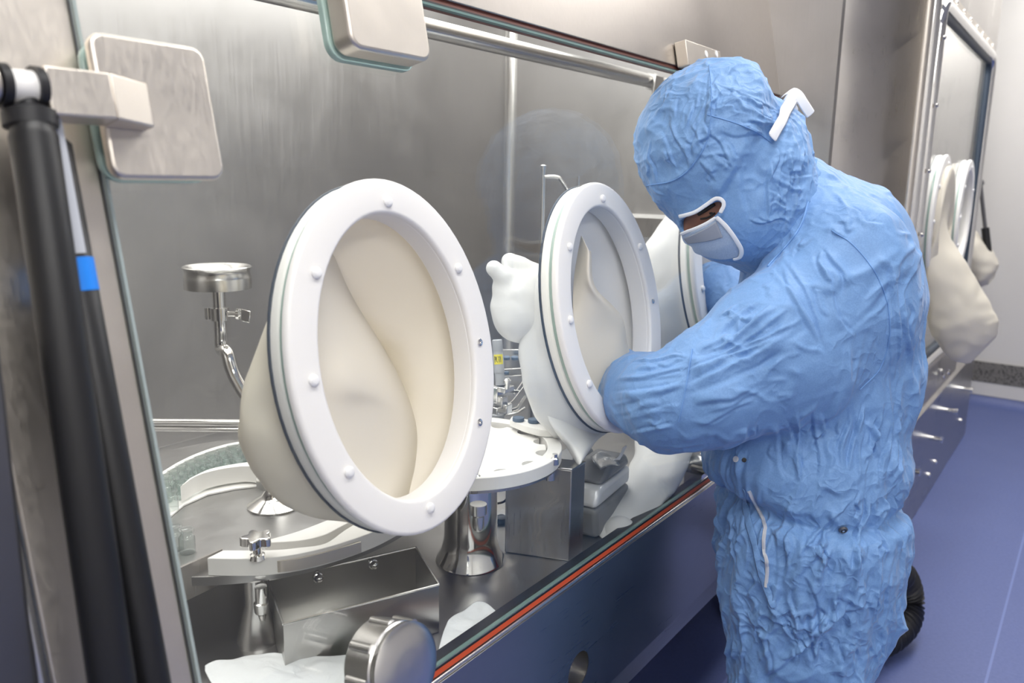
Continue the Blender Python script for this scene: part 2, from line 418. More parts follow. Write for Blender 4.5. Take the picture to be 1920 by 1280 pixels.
def add_folds(V, N, lines, tree):
    """raise creases on the cloth along lines; each (points as seen in the photo, height, width): steep on one side, sloping on the other"""
    D = np.zeros(len(V))
    for pts, amp, w in lines:
        C_ = spline([A([x, y, 0.]) for x, y in pts], 6); P_ = []
        for q in C_:
            p, n_ = drape(tree, q[0], q[1], 0, -1)
            if (p-EYE)@fw > 0 and (not P_ or np.linalg.norm(p-P_[-1]) < .06): P_.append(p)
        if len(P_) < 3: continue
        P_ = A(P_); lo_, hi_ = P_.min(0)-5*w, P_.max(0)+5*w
        k = np.where(((V > lo_) & (V < hi_)).all(1))[0]
        if not len(k): continue
        q = V[k]; best = np.full(len(k), 1e9); sg = np.zeros(len(k)); tt_ = np.zeros(len(k)); L = len(P_)-1
        for i in range(L):
            a_, d_ = P_[i], P_[i+1]-P_[i]; l2 = max(d_@d_, 1e-12); t = np.clip(((q-a_)@d_)/l2, 0, 1)
            r = q-a_-t[:, None]*d_; dd = np.sqrt((r*r).sum(1)); u = dd < best; sd_ = (r*np.cross(d_, N[k])).sum(1)
            best[u] = dd[u]; sg[u] = np.sign(sd_[u]); tt_[u] = (i+t[u])/L
        s_ = best*sg; prof = np.where(s_ < 0, np.exp(-(s_/w)**2), np.exp(-(s_/(2.8*w))**2))-.45*np.exp(-((s_+2.1*w)/(.9*w))**2)
        D[k] += amp*prof*np.clip(np.minimum(tt_, 1-tt_)*4, 0, 1)
    return D
def fan(A0, B0, n, amp, w, jit=10, broken=.5, seed=0):
    """n folds running from places along polyline A0 to places along polyline B0 of the photo, some of them only part of the way"""
    R = random.Random(seed); out = []
    def pick(L, t):
        t *= len(L)-1; i = min(int(t), len(L)-2); f_ = t-i; return L[i][0]*(1-f_)+L[i+1][0]*f_, L[i][1]*(1-f_)+L[i+1][1]*f_
    for i in range(n):
        t = (i+.5+R.uniform(-.35, .35))/n; a = pick(A0, t); b = pick(B0, min(1, max(0, t+R.uniform(-.12, .12))))
        f0, f1 = 0., 1.
        if R.random() < broken: f0 = R.uniform(0, .5); f1 = f0+R.uniform(.3, .5)
        pts = [(a[0]+(b[0]-a[0])*f+R.uniform(-jit, jit), a[1]+(b[1]-a[1])*f+R.uniform(-jit, jit)) for f in np.linspace(f0, min(f1, 1), 4)]
        if R.random() < .5: pts = pts[::-1]
        out.append((pts, .78*amp*R.uniform(.5, 1.3), .70*w*R.uniform(.75, 1.3)))
    return out
def sdf_mesh(name, fn, lo, hi, h, m, root, disp=None, rel=2, sub=0, folds=None):
    V, Fs = nets(fn, lo, hi, h); V = relax(V, Fs, rel)
    if folds is not None:
        tr = bvh_of(V, Fs); V, Fs = quad_split(V, Fs); N = vnormals(V, Fs)
        V = V+N*(disp(V)+add_folds(V, N, folds, tr))[:, None]
    elif disp is not None: V = V+vnormals(V, Fs)*disp(V)[:, None]
    o = obj(name, (V, Fs), m, root, sub=sub, angle=180)
    return o, V, Fs
def bvh_of(V, Fs): return BVHTree.FromPolygons(A(V).tolist(), A(Fs).tolist())
def drape(tree, x, y, off=0.002, fallback=1.45):      # the point of a built surface seen at a place of the photo
    d = ray(x, y); d = d/np.linalg.norm(d)
    hit = tree.ray_cast(Vector(EYE), Vector(d), 5.0)
    if hit[0] is None: return at(x, y, fallback), -d
    n = A(hit[1]); n = n if n@d < 0 else -n
    return A(hit[0])+n*off, n
def patch(rows, k=6):
    R = [spline(r_, k) for r_ in rows]; n = len(R[0])
    C_ = [spline([r_[j] for r_ in R], k) for j in range(n)]; m_ = len(C_[0])
    V = [C_[j][i] for i in range(m_) for j in range(n)]
    return V, grid_faces(m_, n, False)
def ribbon(P, width, wdir, th=0.0015):
    V = []
    for i, p in enumerate(P):
        p = A(p, float); t = A(P[min(i+1, len(P)-1)])-A(P[max(i-1, 0)]); wd = A(wdir[i] if isinstance(wdir, list) else wdir, float)
        wd = wd/np.linalg.norm(wd); nn = np.cross(t, wd); nn /= max(np.linalg.norm(nn), 1e-9)
        w_ = width[i] if hasattr(width, '__len__') else width
        V += [p-wd*w_/2-nn*th, p+wd*w_/2-nn*th, p+wd*w_/2+nn*th, p-wd*w_/2+nn*th]
    n = len(P); return V, grid_faces(n, 4)+[(3, 2, 1, 0), tuple(range(4*n-4, 4*n))]
#BODY
# ------------------------------------------------------------------ the room
P0, P1 = onZ(1820, 752, 0), onZ(1920, 768, 0)
wd = (P1-P0)/np.linalg.norm(P1-P0); wn = A([-wd[1], wd[0], 0]); wn = wn if wn[0] > 0 else -wn      # far wall direction, normal away
WA, WB = P0-wd*2.2, P0+wd*3.6; UZ = A([0, 0, 1.])
struct('floor', box((-2.2, -3.2, -0.05), (7.2, 2.4, 0)), M_floor)
struct('ceiling', box((-2.2, -3.2, 2.8), (7.2, 2.4, 2.85)), M_ceil)
struct('wall_far', prism([WA, WB, WB+UZ*2.8, WA+UZ*2.8], wn*0.06), M_wall)
struct('wall_opposite', box((-2.2, -3.26, 0), (7.2, -3.2, 2.8)), M_wall)
struct('wall_near', box((-2.26, -3.2, 0), (-2.2, 2.4, 2.8)), M_wall)
struct('wall_behind_isolators', box((-2.2, 2.4, 0), (7.2, 2.46, 2.8)), M_wall)
# cove, white skirting strip and perforated return-air grille at the foot of the far wall
cv = [P0-wd*2.2-wn*0.10+UZ*0.0005, P0-wd*2.2-wn*0.05+UZ*0.006, P0-wd*2.2-wn*0.02+UZ*0.025, P0-wd*2.2-wn*0.006+UZ*0.055, P0-wd*2.2+wn*0.002+UZ*0.055, P0-wd*2.2+wn*0.002+UZ*0.0005]
struct('trim_1', prism(cv, wd*5.8), M_floor)
struct('baseboard_far', prism([p-wn*0.012 for p in (WA+UZ*0.055, WB+UZ*0.055, WB+UZ*0.14, WA+UZ*0.14)], wn*0.02), M_wall)
g = obj('air_return_grille', prism([p-wn*0.014 for p in (WA+UZ*0.14, WB+UZ*0.14, WB+UZ*0.27, WA+UZ*0.27)], wn*0.012), M_vent)
tag(setorigin(g, P0+UZ*0.2), 'dark perforated grille strip along the foot of the pale far wall', 'grille')
for i, (x, y) in enumerate([(0.2, -.6), (1.9, -.6), (3.6, -.6), (5.0, -.6), (-0.2, -2.2), (-1.5, -2.2)]):
    c = thing('ceiling_light', 'flat white ceiling light panel over the aisle beside the isolators', 'lamp', (x, y, 2.8), 'ceiling light panels')
    obj('frame', box((x-.64, y-.30, 2.785), (x+.64, y+.30, 2.80)), M_white, c)
    obj('diffuser', box((x-.60, y-.26, 2.782), (x+.60, y+.26, 2.7855)), M_lamp, c)

# ------------------------------------------------------------------ first isolator: body
VT, VB, UL, US = 0.2533, -0.6428, 0.3964, 2.4448
ZB = H+VB*math.cos(TILT); YB = VB*math.sin(TILT)             # foot of the glass: height, y
DECK = 0.688; X2, Y2 = 2.7098, -0.2616                        # deck height; corner where the next module steps forward
iso = thing('isolator', 'brushed stainless steel isolator cabinet with a leaning glass front', 'isolator', (1.2, 0.5, 0.39))
obj('rear_wall', box((-.6, 1.045, .66), (2.46, 1.075, 2.25)), M_wall_in, iso)
obj('end_wall', box((2.44, -.10, .66), (2.47, 1.045, 2.25)), M_wall_in, iso)
obj('near_wall', box((-.63, -.10, .66), (-.6, 1.075, 2.25)), M_wall_in, iso)
obj('chamber_ceiling', box((-.63, .11, 2.04), (2.47, 1.075, 2.07)), M_white, iso)
obj('deck', box((-.6, YB-.004, .655), (2.44, 1.045, DECK)), M_deck, iso, bevel=.003)
# rounded weld down the far corner of the chamber, and along the deck
cr_ = [(2.44-.03*math.sin(a), 1.045-.03*math.sin(math.pi/2-a)) for a in np.linspace(0, math.pi/2, 7)]
q = [A([2.445, 1.05, .66])]+[A([2.44-.03*(1-math.sin(a)), 1.045-.03*(1-math.cos(a)), .66]) for a in np.linspace(0, math.pi/2, 9)]
obj('corner_weld', prism(q, (0, 0, 1.53)), M_satin, iso)
UPH = 0.75
obj('upper_panel', gbox(-.6, US, VT+.012, VT+UPH, -.03, 0), M_front, iso, bevel=.002)
obj('upper_seal', gbox(-.6, US, VT, VT+.012, -.02, -.004), M_redb, iso)
obj('upper_seal_lip', gbox(-.6, US, VT-.004, VT+.002, -.006, .003), M_black, iso)
PU0 = .20
obj('side_frame', gbox(.269, UL-.004, VB-.02, VT, -.03, -.002), M_frame, iso, bevel=.003)
obj('side_frame_edge', gbox(UL-.004, UL-.0015, VB, VT, -.022, -.003), M_dark, iso)
obj('side_frame_bead', gbox(.257, .269, VB-.05, VT, -.03, .002), M_satin, iso, bevel=.004)
obj('near_panel', gbox(-.6, .257, -.14, VT, -.05, -.012), M_frame, iso)
obj('near_lower_panel', box((-.6, -.090, .392), (.257, -.07, g3(0, -.14, 0)[2]+.01)), M_dark, iso, bevel=.004)
# glass: pane with its green edges
PV, PA, PB = -.2326, .1817, .2310
def pane_with_holes(u0, u1, v0, v1, th, holes):
    bm = bmesh.new(); ne = 56; loops = [[(u0, v0), (u1, v0), (u1, v1), (u0, v1)]]
    for c in holes: loops.append([(c+(PA-.012)*math.cos(2*math.pi*k/ne), PV+(PB-.012)*math.sin(2*math.pi*k/ne)) for k in range(ne)])
    ed = []
    for L in loops:
        vs = [bm.verts.new((u, v, 0)) for u, v in L]; ed += [bm.edges.new((vs[i], vs[(i+1) % len(vs)])) for i in range(len(vs))]
    bmesh.ops.triangle_fill(bm, edges=ed, use_beauty=True); bm.verts.index_update()
    fl = [v.co.copy() for v in bm.verts]; fs = [tuple(v.index for v in f.verts) for f in bm.faces]; be = [(e.verts[0].index, e.verts[1].index) for e in bm.edges if len(e.link_faces) == 1]
    bm.free(); n = len(fl); V = [g3(c.x, c.y, w) for w in (-th, th) for c in fl]
    return V, fs+[tuple(n+i for i in f[::-1]) for f in fs]+[(a, b, n+b, n+a) for a, b in be]
gp = obj('glass_pane', pane_with_holes(UL, US-.015, VB, VT, .003, (.7354, 1.2833, 1.8312)), M_pane, iso, smooth=False)
ge = MB(); ge.add(*gbox(UL, US-.015, VT-.0045, VT-.001, -.0032, .0032)); ge.add(*gbox(UL, US-.015, VB-.001, VB+.0012, -.0032, .0032))
obj('glass_edge', ge, M_edge, iso, smooth=False)
obj('glass_side_edge', gbox(UL-.0025, UL+.0005, VB, VT, -.0032, .0032), M_edge2, iso, smooth=False)
obj('pane_bead', gbox(UL, US, VB-.003, VB-.0002, .0034, .0046), M_satin, iso)
obj('pane_seat', gbox(UL, US, VB-.004, VB-.0012, -.03, .0052), M_black, iso)
obj('lower_seal', gbox(UL-.1, US, VB-.011, VB-.004, -.03, .0056), M_red, iso)
obj('lower_lip', gbox(-.6, US, VB-.0185, VB-.0125, -.03, .009), M_satin, iso, bevel=.002)
obj('seal_black_line', gbox(-.6, US, VB-.0125, VB-.011, -.03, .005), M_black, iso)  # thin black strip between the red seal and the steel lip
# front panel below the glass with a round hand hole (bored through), drip strip and underside
yf = -.145; ztop = g3(0, VB-.018, .006)[2]; zr = .450
hc = onY(1085, 1256, yf); HR = .033
o_ = [(hc[0]+HR*math.cos(a), hc[2]+HR*math.sin(a)) for a in np.linspace(0, 2*math.pi, 41)[:-1]]
sq = [(hc[0]+.05*max(-1, min(1, 1.42*math.cos(a))), hc[2]+.05*max(-1, min(1, 1.42*math.sin(a)))) for a in np.linspace(0, 2*math.pi, 41)[:-1]]
pm = MB(); n = 40
for yy_ in (yf, yf+.02): pm.v += [(x, yy_, z) for x, z in o_]+[(x, yy_, z) for x, z in sq]
for k in range(n):
    j = (k+1) % n
    pm.f += [(k, j, n+j, n+k), (2*n+k, 2*n+n+k, 2*n+n+j, 2*n+j), (k, 2*n+k, 2*n+j, j)]
xa, xb_, za, zb_ = hc[0]-.05, hc[0]+.05, hc[2]-.05, hc[2]+.05
for lo, hi in (((-.6, zr), (xa, ztop)), ((xb_, zr), (X2, ztop)), ((xa, zr), (xb_, za)), ((xa, zb_), (xb_, ztop))):
    pm.add(*box((lo[0], yf, lo[1]), (hi[0], yf+.02, hi[1])))
obj('lower_panel', pm, M_steelx, iso)
hl = [(HR+.003, 0), (HR+.003, .003), (HR, .004), (HR-.001, 0), (HR-.002, -.045), (HR-.012, -.045)]
obj('hand_hole_sleeve', lathe([(HR-.0005, .0), (HR-.0005, .05), (0.001, .05)], (hc[0], yf+.001, hc[2]), (0, 1, 0), 40, cap=False), M_satin, iso)
obj('drip_strip', hexa([(-.6, yf+.012, .392), (X2, yf+.012, .392), (X2, yf+.06, .392), (-.6, yf+.06, .392), (-.6, yf+.006, zr-.003), (X2, yf+.006, zr-.003), (X2, yf+.06, zr-.003), (-.6, yf+.06, zr-.003)]), M_steelx, iso)
obj('underside', box((-.6, yf+.06, .392), (X2-.03, 1.06, .44)), M_steel, iso)
for x, y in ((-.45, .0), (2.3, .0), (-.45, .9), (2.3, .9)):
    obj('leg', box((x-.04, y-.04, 0), (x+.04, y+.04, .392)), M_steel, iso, bevel=.004)

# ------------------------------------------------------------------ second isolator beyond, stepping forward
def gy(z): return (z-H)*math.tan(TILT) if z > ZB else yf
mod = thing('isolator', 'next stainless steel isolator stepping forward beyond the worker, with hanging glove', 'isolator', (3.6, 0.2, 0))
V = []; zs_ = [.392, .55, .70, .719, .9, 1.2, 1.5, 1.8, 2.1, 2.35]
for z in zs_: V += [A([US if z > .70 else X2-.12, gy(z), z]), A([X2, Y2, z])]
me_ = MB(); me_.add(V, grid_faces(len(zs_), 2, False)); obj('oblique_panel', me_, M_steel, mod, solid=.003, angle=20)
sm = MB(); sm.add(*tube([A([US, gy(z)-.003, z]) for z in (.72, 1.2, 1.6, 2.3)], .005, 10)); obj('weld_seam', sm, M_satin, mod)
XE, XB = 4.36, 4.97
wx0, wx1, wz0, wz1 = 2.90, 4.17, .70, 1.90
fp = MB()
fp.add(*box((X2, Y2, 0.0), (wx0-.03, Y2+.03, 2.4))); fp.add(*box((wx1+.03, Y2, .45), (XE, Y2+.03, 2.4)))
fp.add(*box((wx0-.03, Y2, wz1+.03), (wx1+.03, Y2+.03, 2.4))); fp.add(*box((wx0-.03, Y2, .45), (wx1+.03, Y2+.03, wz0-.03)))
obj('front_panel', fp, M_steel, mod)
obj('lower_panel', box((wx0-.03, Y2-.012, 0.0), (XB, Y2+.02, .47)), M_steelx, mod, bevel=.004)
obj('end_panel', box((XE-.02, Y2+.03, .47), (XE, .75, 2.4)), M_steel, mod)
obj('base_end_panel', box((XB-.02, Y2+.02, 0), (XB, .75, .47)), M_steel, mod)
obj('rear_panel', box((X2+.05, .62, .47), (XE-.02, .65, 2.4)), M_wall_in, mod)
obj('deck', box((X2+.05, Y2+.03, .60), (XE-.02, .62, .64)), M_deck, mod)
obj('roof', box((X2+.05, Y2+.03, 2.36), (XE-.02, .65, 2.4)), M_steel, mod)
# window frame: rounded chrome rail with bolts, dark seal and glass
fl = [A([x, Y2-.010, z]) for x, z in rrect((wx0+wx1)/2, (wz0+wz1)/2, (wx1-wx0)/2+.012, (wz1-wz0)/2+.012, .07)]
fl.append(fl[0]); obj('window_rail', tube(fl, .020, 14, cap=False), M_chrome, mod)
po = rrect((wx0+wx1)/2, (wz0+wz1)/2, (wx1-wx0)/2+.075, (wz1-wz0)/2+.065, .10); pi_ = rrect((wx0+wx1)/2, (wz0+wz1)/2, (wx1-wx0)/2+.0, (wz1-wz0)/2+.0, .06)
n = len(po); V = [A([x, y, z]) for y in (Y2-.008, Y2) for x, z in po]+[A([x, y, z]) for y in (Y2-.008, Y2) for x, z in pi_]
Fs = []
for k in range(n):
    j = (k+1) % n; Fs += [(k, j, 2*n+j, 2*n+k), (k, n+k, n+j, j), (2*n+k, 2*n+j, 3*n+j, 3*n+k)]
obj('window_flange', (V, Fs), M_frame, mod)
obj('edge_column', tube([(X2+.012, Y2-.004, 0), (X2+.012, Y2-.004, 2.38)], .014, 14), M_frame, mod)
obj('edge_rail', tube([(X2+.062, Y2-.010, .3), (X2+.062, Y2-.010, 2.38)], .021, 14), M_chrome, mod)
obj('edge_groove', box((X2+.028, Y2-.006, 0), (X2+.040, Y2-.001, 2.38)), M_dark, mod)
sl = [A([x, Y2-.004, z]) for x, z in rrect((wx0+wx1)/2, (wz0+wz1)/2, (wx1-wx0)/2-.014, (wz1-wz0)/2-.014, .05)]; sl.append(sl[0])
obj('window_seal', tube(sl, .013, 10, cap=False), M_gasket, mod)
obj('window_pane', box((wx0-.01, Y2+.001, wz0-.01), (wx1+.01, Y2+.009, wz1+.01)), M_pane2, mod, smooth=False)
for x in np.arange(2.99, 4.15, .165):
    obj('frame_bolt', lathe([(.007, 0), (.007, .004), (.004, .006)], (x, Y2-.008, wz1+.052), (0, -1, 0), 12), M_chrome, mod)
for z in (1.80, 1.60, 1.40, 1.20, 1.0):
    obj('frame_bolt', lathe([(.007, 0), (.007, .005), (.004, .008)], (wx0-.035, Y2-.03, z), (0, -1, 0), 12), M_chrome, mod)
obj('ledge', hexa([(2.87, Y2-.014, .462), (XB, Y2-.014, .462), (XB, Y2+.02, .462), (2.87, Y2+.02, .462), (2.87, Y2-.014, .472), (XB, Y2-.014, .472), (XB, Y2+.02, .490), (2.87, Y2+.02, .490)]), M_steel, mod)
for px, py in ((1767, 704), (1776, 697), (1740, 890), (1752, 866), (1800, 788)):
    p = onY(px, py, Y2-.012)
    obj('panel_bolt', lathe([(.012, 0), (.012, .006), (.008, .010)], p, (0, -1, 0), 14), M_chrome, mod)
for px, py in ((1742, 820), (1772, 768), (1802, 728), (1697, 880)):
    p = onY(px, py, Y2-.012)
    s_ = obj('stud', tube([p, p+A([0, -.045, 0])], .010, 12), M_chrome, mod)
    obj('stud_head', tube([p+A([0, -.045, 0]), p+A([0, -.052, 0])], .014, 12), M_chrome, s_)

# third module at the end of the row: only its gas strut and hanging glove show
m3 = thing('isolator', 'last stainless steel isolator against the far wall, mostly hidden behind the next one', 'isolator', (5.4, 0.3, 0))
obj('housing', box((5.08, -.10, .40), (5.66, .60, 2.2)), M_steel, m3, bevel=.006)
obj('base', box((5.12, -.06, 0), (5.62, .56, .40)), M_steel, m3)

# ------------------------------------------------------------------ glove ports
def ell(a, b, th): return A([a*math.cos(th), b*math.sin(th)])
def ell_ring(fr, prof, a=PA, b=PB, n=72):
    """prof: closed loop of (radial offset from the outer ellipse, height); fr maps (u, v, w) to the world"""
    V = []
    for k in range(n):
        th = 2*math.pi*k/n; p = ell(a, b, th); nn = A([b*math.cos(th), a*math.sin(th)]); nn /= np.linalg.norm(nn)
        for dr, w_ in prof: q_ = p+nn*dr; V.append(fr(q_[0], q_[1], w_))
    m_ = len(prof); return V, [(k*m_+i, ((k+1) % n)*m_+i, ((k+1) % n)*m_+(i+1) % m_, k*m_+(i+1) % m_) for k in range(n) for i in range(m_)]
def rprof(t0, t1, w0, w1, r=.006):      # rounded rectangle profile
    return [(x, y) for x, y in rrect((t0+t1)/2, (w0+w1)/2, (t1-t0)/2, (w1-w0)/2, r, 4)]
def port(name_label, fr, base, group, bolts, metal, first=None):
    t = thing('glove_port', name_label, 'glove port', base, group)
    obj('outer_ring', ell_ring(fr, rprof(-.045, 0, .002, .016, .0055)), M_white, t)
    obj('glass_seal', ell_ring(fr, rprof(-.016, -.004, -.004, .0023, .001)), M_wash, t)
    obj('inner_ring', ell_ring(fr, rprof(-.043, -.003, -.026, -.0035, .005)), M_white, t)
    obj('liner', ell_ring(fr, rprof(-.0455, -.020, -.0255, .008, .002)), M_white, t)
    obj('clamp_band', ell_ring(fr, rprof(-.012, -.0008, -.0240, -.0195, .0015)), M_gasket, t)
    for i, th in enumerate(bolts):
        p = ell(PA-.030, PB-.030, th); b0 = A(fr(p[0], p[1], .0155)); ax = A(fr(p[0], p[1], .06))-b0
        if i in metal:
            k_ = obj('screw', lathe([(.0052, 0), (.0052, .0022), (.004, .003), (.0022, .003), (.0020, .0012), (.0001, .0012)], b0, ax, 16), M_chrome, t)
        else:
            obj('bolt_cap', lathe([(.0070, 0), (.0070, .003), (.0055, .0046), (.003, .0052)], b0, ax, 18), M_cap, t)
    return t
pu = [.7354, 1.2833, 1.8312]
def fr_port(u0): return lambda u, v, w: g3(u0+u, PV+v, w)
bt = []
for px, py in ((725, 365), (597, 516), (590, 713), (652, 889), (808, 964), (905, 797), (907, 640), (866, 490)):
    u, v = onG(px, py, .016); bt.append(math.atan2((v-PV)/(PB-.030), (u-pu[0])/(PA-.030)))
ports = [port('large white oval glove port nearest the camera, empty with folded cream sleeve', fr_port(pu[0]), g3(pu[0], PV-PB, .03), 'white oval glove ports in the glass front', bt, (5, 6)),
         port('white oval glove port with the left arm of the worker inside it', fr_port(pu[1]), g3(pu[1], PV-PB, .03), 'white oval glove ports in the glass front', bt, (5, 6)),
         port('white oval glove port half hidden behind the chest of the worker', fr_port(pu[2]), g3(pu[2], PV-PB, .03), 'white oval glove ports in the glass front', bt, (5, 6))]

def loft_sleeve(name, secs, root, m, n=56, sub=1, bumpy=.006, seed=0., solid=.0012):
    """secs: (centre, u radius vector, v radius vector) rings; cloth-like unevenness grows away from the rim"""
    c_ = spline([s[0] for s in secs], 6); a_ = spline([s[1] for s in secs], 6); b_ = spline([s[2] for s in secs], 6)
    V = []
    for c, a, b in zip(c_, a_, b_):
        for k in range(n):
            th = 2*math.pi*k/n; V.append(c+a*math.cos(th)+b*math.sin(th))
    V = A(V); g_ = np.repeat(np.clip(np.arange(len(c_))/8., 0, 1), n)
    dv = perlin(V*16+seed)*bumpy*1.6+ridge(V*A([11, 11, 20])+seed+9, 2)*bumpy
    cc = np.repeat(A(c_), n, 0); dr = V-cc; dr /= np.maximum(np.linalg.norm(dr, axis=1), 1e-6)[:, None]
    V = V+dr*(dv*g_)[:, None]
    return obj(name, (V, grid_faces(len(c_), n)), m, root, sub=sub, solid=solid)
def gsec(u0, du, dv, w, a, b): return (g3(u0+du, PV+dv, w), GU*a, GV*b)
# port 1: empty sleeve sagging inside the chamber, folded over itself in the mouth
t = ports[0]; u0 = pu[0]
loft_sleeve('sleeve', [gsec(u0, 0, 0, -.022, .174, .223), gsec(u0, -.008, -.022, -.045, .166, .194), gsec(u0, -.037, -.058, -.085, .148, .138), gsec(u0, -.026, -.060, -.13, .128, .100), gsec(u0, -.015, -.056, -.175, .092, .076), gsec(u0, 0, -.06, -.20, .045, .040), gsec(u0, 0, -.06, -.205, .004, .004)], t, M_sleeve)
def gp_(x, y, w): u, v = onG(x, y, w); return g3(u, v, w)
fold = [[(606, 455), (618, 468), (628, 482), (634, 486)], [(594, 545), (630, 555), (664, 568), (672, 572)], [(590, 640), (650, 640), (712, 652), (720, 652)],
        [(596, 725), (670, 722), (750, 728), (758, 724)], [(612, 800), (700, 770), (774, 800), (784, 796)], [(645, 872), (710, 868), (776, 868), (786, 866)], [(690, 925), (735, 930), (770, 925), (780, 922)], [(722, 948), (745, 946), (766, 938), (774, 934)]]
wz = [-.022, -.036, -.07, -.15]
obj('sleeve_fold', patch([[gp_(x, y, w+(.012 if (i in (3,) and j == 1) else 0)) for j, ((x, y), w) in enumerate(zip(r_, wz))] for i, r_ in enumerate(fold)]), M_sleeve, t, sub=1, solid=.0015)
# port 2: sleeve bulging in the chamber round the worker's forearm, ending in a gloved hand
t = ports[1]; u0 = pu[1]
loft_sleeve('sleeve', [gsec(u0, 0, 0, -.022, .174, .223), gsec(u0, -.008, -.036, -.045, .164, .192), gsec(u0, -.033, -.092, -.082, .144, .138), gsec(u0, .017, -.098, -.12, .085, .12), gsec(u0, -.003, -.048, -.15, .05, .06), (at(1045, 612, 1.47), (at(1020, 560, 1.46)-at(1020, 600, 1.46))*.9, (at(1030, 600, 1.50)-at(1020, 600, 1.46))*.8), (at(1012, 598, 1.44), (at(1020, 560, 1.46)-at(1020, 600, 1.46))*.9, (at(1030, 600, 1.50)-at(1020, 600, 1.46))*.8)], t, M_glove, bumpy=.008, seed=3.)
tip = [[(1022, 745), (1060, 775), (1110, 795), (1150, 806)], [(1030, 790), (1066, 815), (1105, 818), (1138, 812)], [(1062, 836), (1080, 842), (1100, 838), (1118, 826)], [(1082, 868), (1085, 871), (1089, 868), (1094, 860)]]
obj('sleeve_tip', patch([[gp_(x, y, w+.012*i_) for (x, y), w in zip(r_, (-.070, -.050, -.045, -.060))] for i_, r_ in enumerate(tip)]), M_glove, t, solid=.002)
f2 = [[(1090, 440), (1096, 452), (1104, 468), (1108, 470)], [(1076, 520), (1092, 520), (1108, 535), (1114, 534)], [(1074, 590), (1105, 575), (1140, 578), (1148, 572)], [(1078, 650), (1125, 625), (1160, 605), (1168, 598)],
      [(1090, 705), (1135, 680), (1166, 650), (1176, 642)], [(1104, 745), (1145, 715), (1172, 690), (1184, 680)], [(1118, 758), (1140, 742), (1160, 722), (1172, 710)]]
obj('sleeve_fold', patch([[gp_(x, y, w) for (x, y), w in zip(r_, (-.020, .004, .018, .004))] for r_ in f2]), M_sleeve, t, sub=1, solid=.0015)
f3 = [[(1100, 405), (1118, 410), (1134, 420), (1140, 424)], [(1100, 470), (1130, 480), (1154, 500), (1162, 502)], [(1120, 550), (1150, 555), (1174, 570), (1180, 570)], [(1150, 610), (1170, 610), (1186, 625), (1192, 624)], [(1165, 650), (1180, 650), (1196, 662), (1202, 660)]]
obj('sleeve_fold', patch([[gp_(x, y, w) for (x, y), w in zip(r_, (-.075, -.065, -.06, -.10))] for r_ in f3]), M_sleeve, t, sub=1, solid=.0015)
def glove_sdf(cones, k):
    def f(P):
        d = sd_cone(P, *cones[0])
        for c in cones[1:]: d = smin(d, sd_cone(P, *c), k)
        return d
    return f
def fing(px, r, k=.6):   # finger: points of (x, y, depth) joined by tapering cones
    P = [at(*p) for p in px]; rr = np.linspace(r*1.12, r, len(P)); return [(P[i], P[i+1], rr[i], rr[i+1]) for i in range(len(P)-1)]
palm = [(at(978, 552, 1.415), at(964, 590, 1.405), .031, .035), (at(1000, 545, 1.43), at(1025, 575, 1.44), .032, .040), (at(990, 545, 1.43), at(985, 590, 1.43), .030, .038), (at(985, 592, 1.42), at(1030, 612, 1.44), .038, .044), (at(960, 555, 1.405), at(970, 600, 1.405), .030, .026)]
fingers = fing([(1012, 516, 1.43), (975, 499, 1.415), (957, 491, 1.41)], .0150)+fing([(975, 548, 1.405), (945, 520, 1.39), (926, 503, 1.385)], .0145)+fing([(962, 560, 1.40), (945, 545, 1.395), (936, 538, 1.40)], .0125)+fing([(960, 588, 1.40), (944, 580, 1.40), (934, 574, 1.405)], .0125)+fing([(985, 612, 1.405), (966, 614, 1.39), (954, 606, 1.385)], .0140)
fn_palm, fn_f = glove_sdf(palm, .03), [glove_sdf(fing_, .008) for fing_ in (fingers[0:2], fingers[2:4], fingers[4:6], fingers[6:8], fingers[8:10])]
def glove_fn(P):
    d = fn_palm(P)
    for f_ in fn_f: d = smin(d, f_(P), .010)
    return d
ctr = at(975, 560, 1.40)
sdf_mesh('glove', glove_fn, ctr-A([.12, .12, .12]), ctr+A([.16, .16, .12]), .0035, M_glove, t, disp=lambda V: crease(V*14+5, .16)*.0022, rel=3, sub=1)
# port 3: sleeve with the worker's other arm reaching down to the deck, ending in a gloved hand
t = ports[2]; u0 = pu[2]
def csec(x, y, d, rx, ry): c = at(x, y, d); return (c, rt*rx, (-dn)*ry)
def tsec(x, y, d, r, tx, ty):      # ring square to the direction (tx, ty) on the photo
    c = at(x, y, d); tn = (rt*tx+dn*ty); tn /= np.linalg.norm(tn); s_ = np.cross(tn, fw); return (c, s_*r, fw*r)
def tg(x, y, w, r, tx, ty):
    c = gp_(x, y, w); tn = (rt*tx+dn*ty); tn /= np.linalg.norm(tn); s_ = np.cross(tn, fw); return (c, s_*r, fw*r)
loft_sleeve('sleeve', [gsec(u0, 0, 0, -.022, .174, .223), gsec(u0, -.01, 0, -.045, .168, .214), gsec(u0, -.07, -.03, -.10, .13, .18), gsec(u0, -.12, -.09, -.13, .10, .14), tg(1262, 735, -.115, .078, -.1, 1), tg(1242, 850, -.070, .056, -.1, 1), tg(1214, 915, -.058, .049, -.35, 1), tg(1188, 960, -.052, .044, -.5, 1), tg(1166, 995, -.048, .040, -.5, 1), tg(1152, 1018, -.046, .032, -.5, 1)], t, M_glove, bumpy=.006, seed=8.)
HD = float((gp_(1152, 1018, -.046)-EYE)@fw)
def hq(x, y, d=0.): return at(x, y, HD+d)
hp = [(hq(1162, 1000, .01), hq(1152, 1030, .012), .034, .032), (hq(1152, 1030, .012), hq(1154, 1050, .010), .032, .028)]
